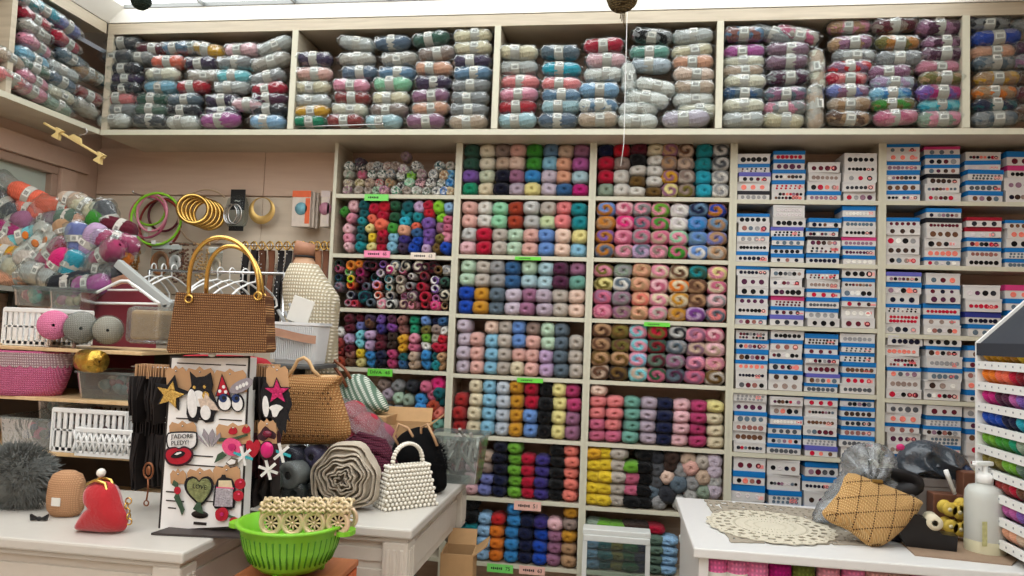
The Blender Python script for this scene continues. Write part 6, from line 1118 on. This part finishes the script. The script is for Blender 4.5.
o=at_z(918,548,ZT); t=thing('coin_purse','small black purse lying behind the knitted clutch','purse',(o.x,o.y+.06,ZT)); pillow(smooth_poly([(-.06,0),(.05,0),(.055,.03),(.02,.05),(-.05,.045)],3),.05).build('purse_body',solid('purse_black',(30,26,40),.6),t)
o=at_y(932,512,-.72); t=thing('grey_box','plain grey cardboard box standing at the back of the counter','box',(o.x,-.7,ZT)); W=pxw(914,950,490,-.72); H_=at_y(932,477,-.72).z-ZT; MB().box((0,0,H_*.42),(W,.1,H_*.84),.002).build('box_body',solid('grey_card',(132,124,116),.7,noise=.08),t); MB().box((0,0,H_*.92),(W+.006,.106,H_*.16),.002).build('lid',solid('grey_card_lid',(120,112,106),.7),t)
o=at_y(955,500,-.8); t=thing('wooden_holder','brown wooden block holder behind the bottle','wooden block',(o.x,-.78,ZT)); H_=at_y(955,484,-.8).z-ZT; DW=wood('dark_wood',(92,56,40),(122,78,56),(20,3,3),.5); MB().box((-.02,0,H_*.4),(.085,.05,H_*.8),.003).build('low_block',DW,t); MB().box((.045,.0,H_*.62),(.05,.05,H_*1.24),.003).build('tall_block',DW,t)
q=at_y(952,473,-.78); t=thing('marker_pen','white marker pen sticking up from the wooden holder','pen',(q.x,-.8,q.z-.06),rot=(0,-.35,0)); MB().lathe([(.001,0),(.006,.002),(.006,.05),(.007,.052),(.007,.075),(.001,.077)],14).build('pen_barrel',WHITEP,t)
q=at_y(972,462,-.78); t=thing('yellow_pen','yellow pen standing upright beside the thread rack','pen',(q.x,-.8,q.z-.08),rot=(0,.08,0)); MB().lathe([(.001,0),(.005,.01),(.005,.1),(.001,.104)],12).build('pen_barrel',solid('pen_yellow',(226,208,50),.4),t); MB().lathe([(.0062,.07),(.0062,.106),(.001,.107)],12).build('cap',solid('pen_cap',(236,222,80),.35),t)
for i,(px,py) in enumerate(((947,508),(957,511),(964,506),(948,525),(958,528),(966,524))):
    Y=-.86; q=at_y(px,py,Y); t=thing('thread_spool','yellow thread spool in clear tub, %s of the six by the bottle'%ORD[i+1],'spool',(q.x,Y,max(q.z,ZT+.022)),group='yellow spools by the bottle'); MB().lathe([(.006,-.02),(.02,-.02),(.02,-.016),(.017,-.014),(.017,.014),(.02,.016),(.02,.02),(.006,.02)],20,M=RX(-PI/2),cap=False).build('thread_winding',solid('thread_gold',(206,176,70),.6,noise=.15,scale=100),t); MB().lathe([(.006,-.021),(.006,.021)],12,M=RX(-PI/2)).build('core',solid('core_pale',(226,214,170),.5),t)
# plastic bags and black strap
o=at_y(858,505,-.8); t=thing('clear_bag','crumpled clear plastic bag behind the knitted clutch','plastic bag',(o.x-.02,-.76,ZT)); t.scale=(1.25,1,1.22); q=smooth_poly(local([(830,508),(836,485),(850,465),(852,448),(866,440),(884,442),(894,458),(892,485),(888,508)],-.76,Vector((o.x,0,at_y(858,508,-.76).z))),10); pillow([(x+.004*math.sin(9*i),max(z,.002)) for i,(x,z) in enumerate(q)],.16,22,2.4,11,.004,0,.03).build('bag_film',plastic_wrap('bag_film_clear',(236,240,242),clear=.78,bump=1.,scale=16,k=.8),t); pillow([(x*.6+.01,.02+max(z,0)*.6) for x,z in q],.1,18,2.4,12,.004,0,.024).build('inner_fold',plastic_wrap('bag_film_clear',(206,212,214)),t)
q=at_y(888,458,-.72); MB().ball((q.x-o.x,-.04,q.z-ZT),(.010,.004,.008)).build('pink_print',solid('pink_print',(196,40,110),.5),t)
q=[(894,475),(898,455),(910,443),(925,440),(945,446),(962,455),(970,468),(966,480),(945,482),(925,478),(908,474)]; o=at_y(932,478,-.7); t=thing('dark_plastic_bag','shiny dark grey plastic bag bundled on the grey box','plastic bag',(o.x,-.7,o.z)); w=smooth_poly(local(q,-.7,o),10); pillow(w,.13,22,2.3,13,.002,0,.022).build('bag_film',solid('dark_bag_plastic',(58,66,74),.22,noise=.3,scale=14,bump=1.,bscale=60,spec=.7),t)
q=local([(958,462),(970,470),(964,484),(950,480)],-.7,o); pillow(smooth_poly(q,3),.09,6,2.4,2,.004,-.02).build('navy_corner',solid('navy_plastic',(36,54,84),.3,noise=.2,bump=.6),t)
o=at_y(893,490,-.82); t=thing('leather_strap','thick black leather strap loop behind the knitted clutch','strap',(o.x,-.8,o.z)); MB().torus((0,0,.02),.07,.012,30,8,'Y',sz=.32,flat=2.2,sx=1.).build('strap_loop',solid('black_leather',(26,24,26),.45),t)
mb=MB().box((0,0,(o.z-ZT)/2-.004),(.12,.06,o.z-ZT-.012),.004); t=thing('grey_pouch','dark grey zip case under the black strap','case',(o.x,-.8,ZT)); mb.build('case_body',solid('case_grey',(70,68,68),.6,noise=.1),t); MB().tube([(-.055,-.031,(o.z-ZT)*.7),(.055,-.031,(o.z-ZT)*.7)],.0025,6).build('zip',SILV,t)
# ---------------------------------------------------------------- thread rack
YF_=-.864; XR0=1.03; zt=1.526; t=thing('thread_rack','white tiered rack of coloured embroidery floss with dark sloped top on counter','thread rack',(XR0,YF_,ZT)); D_=.9; ap=at_y(1024,300,YF_); sl=(ap.z-zt)/(ap.x-XR0); Wd=.36; hf=zt-ZT
RWH=solid('rack_white',(234,234,230),.4,noise=.02); RDK=solid('rack_dark_top',(46,50,58),.6,noise=.05)
end=[(0,.0),(Wd,.0),(Wd,hf+sl*Wd),(0,hf)]
MB().prism(end,.012,y0=-.012).build('end_panel',RWH,t); MB().prism(end,.012,y0=-D_).build('end_panel',RWH,t)
mb=MB(); n_=math.hypot(1,sl); L_=Wd*n_; mb.add(*slab([(0,-.013,hf-.022),(Wd,-.013,hf+sl*Wd-.022),(Wd,-D_+.013,hf+sl*Wd-.022),(0,-D_+.013,hf-.022)],.012,Vector((0,0,1)))); mb.build('sloped_top',RDK,t)
MB().box((Wd-.006,-D_/2,(hf+sl*Wd)/2-.02),(.01,D_-.03,hf+sl*Wd-.06)).build('back_panel',RWH,t)
MB().box((.003,-D_/2,hf-.02),(.01,D_-.026,.035)).build('top_edge',RDK,t)
rows_=[('gold','mustard','yellow'),('orange','coral','crimson','dark_red'),('magenta','plum','orchid','violet'),('royal_blue','navy','turquoise'),('leaf_green','green','emerald','sage'),('olive','leaf_green','dark_sage'),('rust','brick','crimson','brown'),('lilac','orchid','violet'),('tan','peach','beige')]
n=len(rows_); pr=[372.5-2+26.3*k for k in range(n)]
zr=[at_x(975,364.5,XR0).z-ZT-(.0595+.0)*k for k in range(n)]
SKM=MB(); SKM.grid(lambda u,v:((.021*(max(1-abs(2*u-1)**3,0)**.5))*math.cos(2*PI*v)*.9,-.05+.1*u if False else .019*math.sin(2*PI*v)*(max(1-abs(2*u-1)**3,0)**.5),(-.045+.09*u)+.0),14,20,False,True)
SKM=SKM.mesh('floss_skein'); SKM.materials.append(objcol('floss_fibre',rough=.5,bump=.4,scale=60,sheen=.1,dark=.8))
for k,z in enumerate(zr):
    if z<.02: break
    st_=MB().box((.004,-D_/2,z),(.012,D_-.026,.022)); st_.build('label_strip',RWH,t); MB().box((.12,-D_/2,z-.008),(.22,D_-.03,.006)).build('tier',RWH,t)
    mb=MB()
    for m in range(24): mb.box((-.003,-.03-.037*m,z+.001),(.001,.0045,.005))
    mb.build('number_mark',solid('mark_grey',(150,152,156),.6,noise=0),t)
    for m in range(10):
        c=rows_[k][min(len(rows_[k])-1,int(m*len(rows_[k])/6.5))]; y=YF_-.035-.0365*m
        f=put(SKM,'floss_skein',XR0+.03,y,ZT+z+.031,1.1,1.05,.62,jit(col(c)),'%s floss skein, %s along, %s tier of the thread rack'%(sayc(c),ORD[m+1],ORD[k+1]),'thread skein','floss skeins in the rack'); f.rotation_euler=(.25,R(-50),0)
# ---------------------------------------------------------------- glass display cases
def case(label,px0,px1,py,Y,d=.18):
    a,b=at_y(px0,py,Y),at_y(px1,py,Y); W=b.x-a.x; z=a.z; t=thing('display_case',label,'display case',((a.x+b.x)/2,Y,0)); cm=solid('case_white',(206,208,204),.4,noise=.04)
    MB().box((0,.02,z-.012),(W,.075,.022),.004).box((0,-.012,z-.034),(W*.98,.02,.024),.003).build('top_rail',cm,t)
    for s in(-1,1): MB().box((s*(W/2-.01),-.01,(z-.04)/2),(.018,.018,z-.04),.002).build('stile',cm,t)
    MB().box((0,-.01,z-.235),(W*.94,.03,.03),.003).box((0,-.01,.02),(W*.94,.02,.04),.003).build('bottom_rail',cm,t)
    MB().box((0,-.008,z-.14),(W-.036,.003,.18)).build('glass_pane',plastic_wrap('case_glass',(226,236,233),clear=.985,bump=0,rough=.05,k=.5),t)
    MB().box((0,-.004,(z-.25)/2),(W-.036,.006,z-.26)).build('lower_panel',solid('case_panel',(150,160,152),.4,noise=.05),t)
case('white framed glass display case standing before the lowest yarn shelf',583,651,527,-.25)
case('second white framed glass panel half hidden behind the counter corner',680,735,538,-.3)
# ---------------------------------------------------------------- price tags on shelf edges
def ptag(label,px,py,wpx,hpx,c,s,Y=-.008):
    p=at_y(px,py,Y); W=pxw(px-wpx/2,px+wpx/2,py,Y); H_=hpx*.00432; t=thing('price_sign',label,'price tag',p); MB().box((0,0,0),(W,.0016,H_)).build('card',solid('tag_'+c,dict(green=(126,222,106),pink=(244,140,176),cream=(232,218,202),lime=(110,214,70),blush=(232,184,170))[c],.6,noise=.02),t)
    if s[0]!='#': text(s,H_*.62,INK,t,(0,-.0015,0),sx=min(1.3,W/(len(s)*H_*.36))); return
    mk=MB(); [mk.box((-W*.32+W*.075*k,-.001,.0),(W*.05,.001,H_*(.3 if k%2 else .22))) for k in range(6)]; mk.build('print_line',INK,t)
    if len(s)>1: text(s[1:],H_*.62,INK,t,(W*.3,-.0015,0))
ptag('green price tag under the speckled yarn balls',376.5,197.5,24,7,'green','#'); ptag('pink price tag above the ringed yarn rolls',377,254,26,7,'pink','#65'); ptag('cream price tag beside the pink one',423,256,25,7,'cream','#63'); ptag('bright green price tag above the green sequin pouch',380,372.5,25,7.5,'lime','DIVA  45')
ptag('thin green price tag under the second middle cubby',528,258.5,26,3.5,'lime','#'); ptag('thin green price tag under the fourth middle cubby',530,380.5,26,4.5,'lime','#'); ptag('blush price tag below the salmon skeins',527.5,506,27,9,'blush','#51'); ptag('green price tag below the orange skeins',500,568.5,26,8,'green','#75'); ptag('blush price tag beside the lowest green tag',532,570.5,26,8,'blush','#63'); ptag('thin green price tag among the swirled balls',657,324.5,26,4,'lime','#')
# ---------------------------------------------------------------- ceiling ornaments, thread, needles
def pom(label,px,py,r,Y,c1,c2,cords):
    p=at_y(px,py,Y); t=thing('twig_ball',label,'hanging ornament',p); mb=MB(); rnd=random.Random(int(px))
    for k in range(26): M_=Matrix.Rotation(rnd.random()*6,4,(rnd.gauss(0,1),rnd.gauss(0,1),rnd.gauss(0,1)+.01)); mb.torus((0,0,0),r*rnd.uniform(.9,1),.005,26,5,'Y',M=M_)
    mb.ball((0,0,0),r*.88); mb.build('woven_ball',rib('twig_%d'%px,c1,c2,60,'Z',.8),t); MB().tube([(0,0,r*.9),(0,0,max(.05,ZP-.002-p.z))],.0015,5).build('hanging_cord',INK,t)
    if cords:
        mb=MB(); [mb.tube([(.004*k,0,-r*.85),(.006*k-.004,0,-r*1.5-.01*k)],.002,5) for k in range(4)]; mb.build('tassel',rib('twig_%d'%px,c1,c2,60),t)
pom('brown twig ball ornament hanging from the ceiling',622,-3,.055,-.5,(60,48,30),(150,128,84),True); pom('dark green ball ornament hanging near the ceiling corner',141,0,.034,-.7,(24,34,28),(60,74,60),False)
a=at_y(627,20,YU-.03); b=at_y(627,166,YU-.03); t=thing('hanging_thread','white thread dangling from the wall shelf in front of yarn','thread',a); MB().tube([(0,0,.25),(0,0,0),(.001,0,b.z*.5-a.z*.5),(.002,0,(b.z-a.z)*.85),(-.008,0,b.z-a.z)],.0016,6).build('strand',WHITEP,t)
a,b=at_y(290,128,YU+.012),at_y(382,124,YU+.012); t=thing('knitting_needle','long thin silver knitting needle lying on the wall shelf edge','knitting needle',(a+b)/2); L_=(b-a).length; MB().tube([(-L_/2,0,-.004),(L_/2,0,.008)],[.0028,.002],8).lathe([(.001,0),(.006,.001),(.006,.006),(.001,.007)],12,M=T(L_/2,0,.008)@RY(PI/2)).build('needle_shaft',SILV,t)
# ---------------------------------------------------------------- light + view
w=bpy.data.worlds.new('world'); bpy.context.scene.world=w; w.use_nodes=True
w.node_tree.nodes['Background'].inputs[0].default_value=(.9,.93,1,1); w.node_tree.nodes['Background'].inputs[1].default_value=.2
sc=bpy.context.scene; sc.view_settings.view_transform='Standard'; sc.view_settings.look='None'; sc.view_settings.gamma=1; sc.view_settings.use_curve_mapping=False
sc.view_settings.exposure=0.2
sc.cycles.use_denoising=True; sc.cycles.max_bounces=8; sc.cycles.transparent_max_bounces=24; sc.cycles.caustics_reflective=False; sc.cycles.caustics_refractive=False
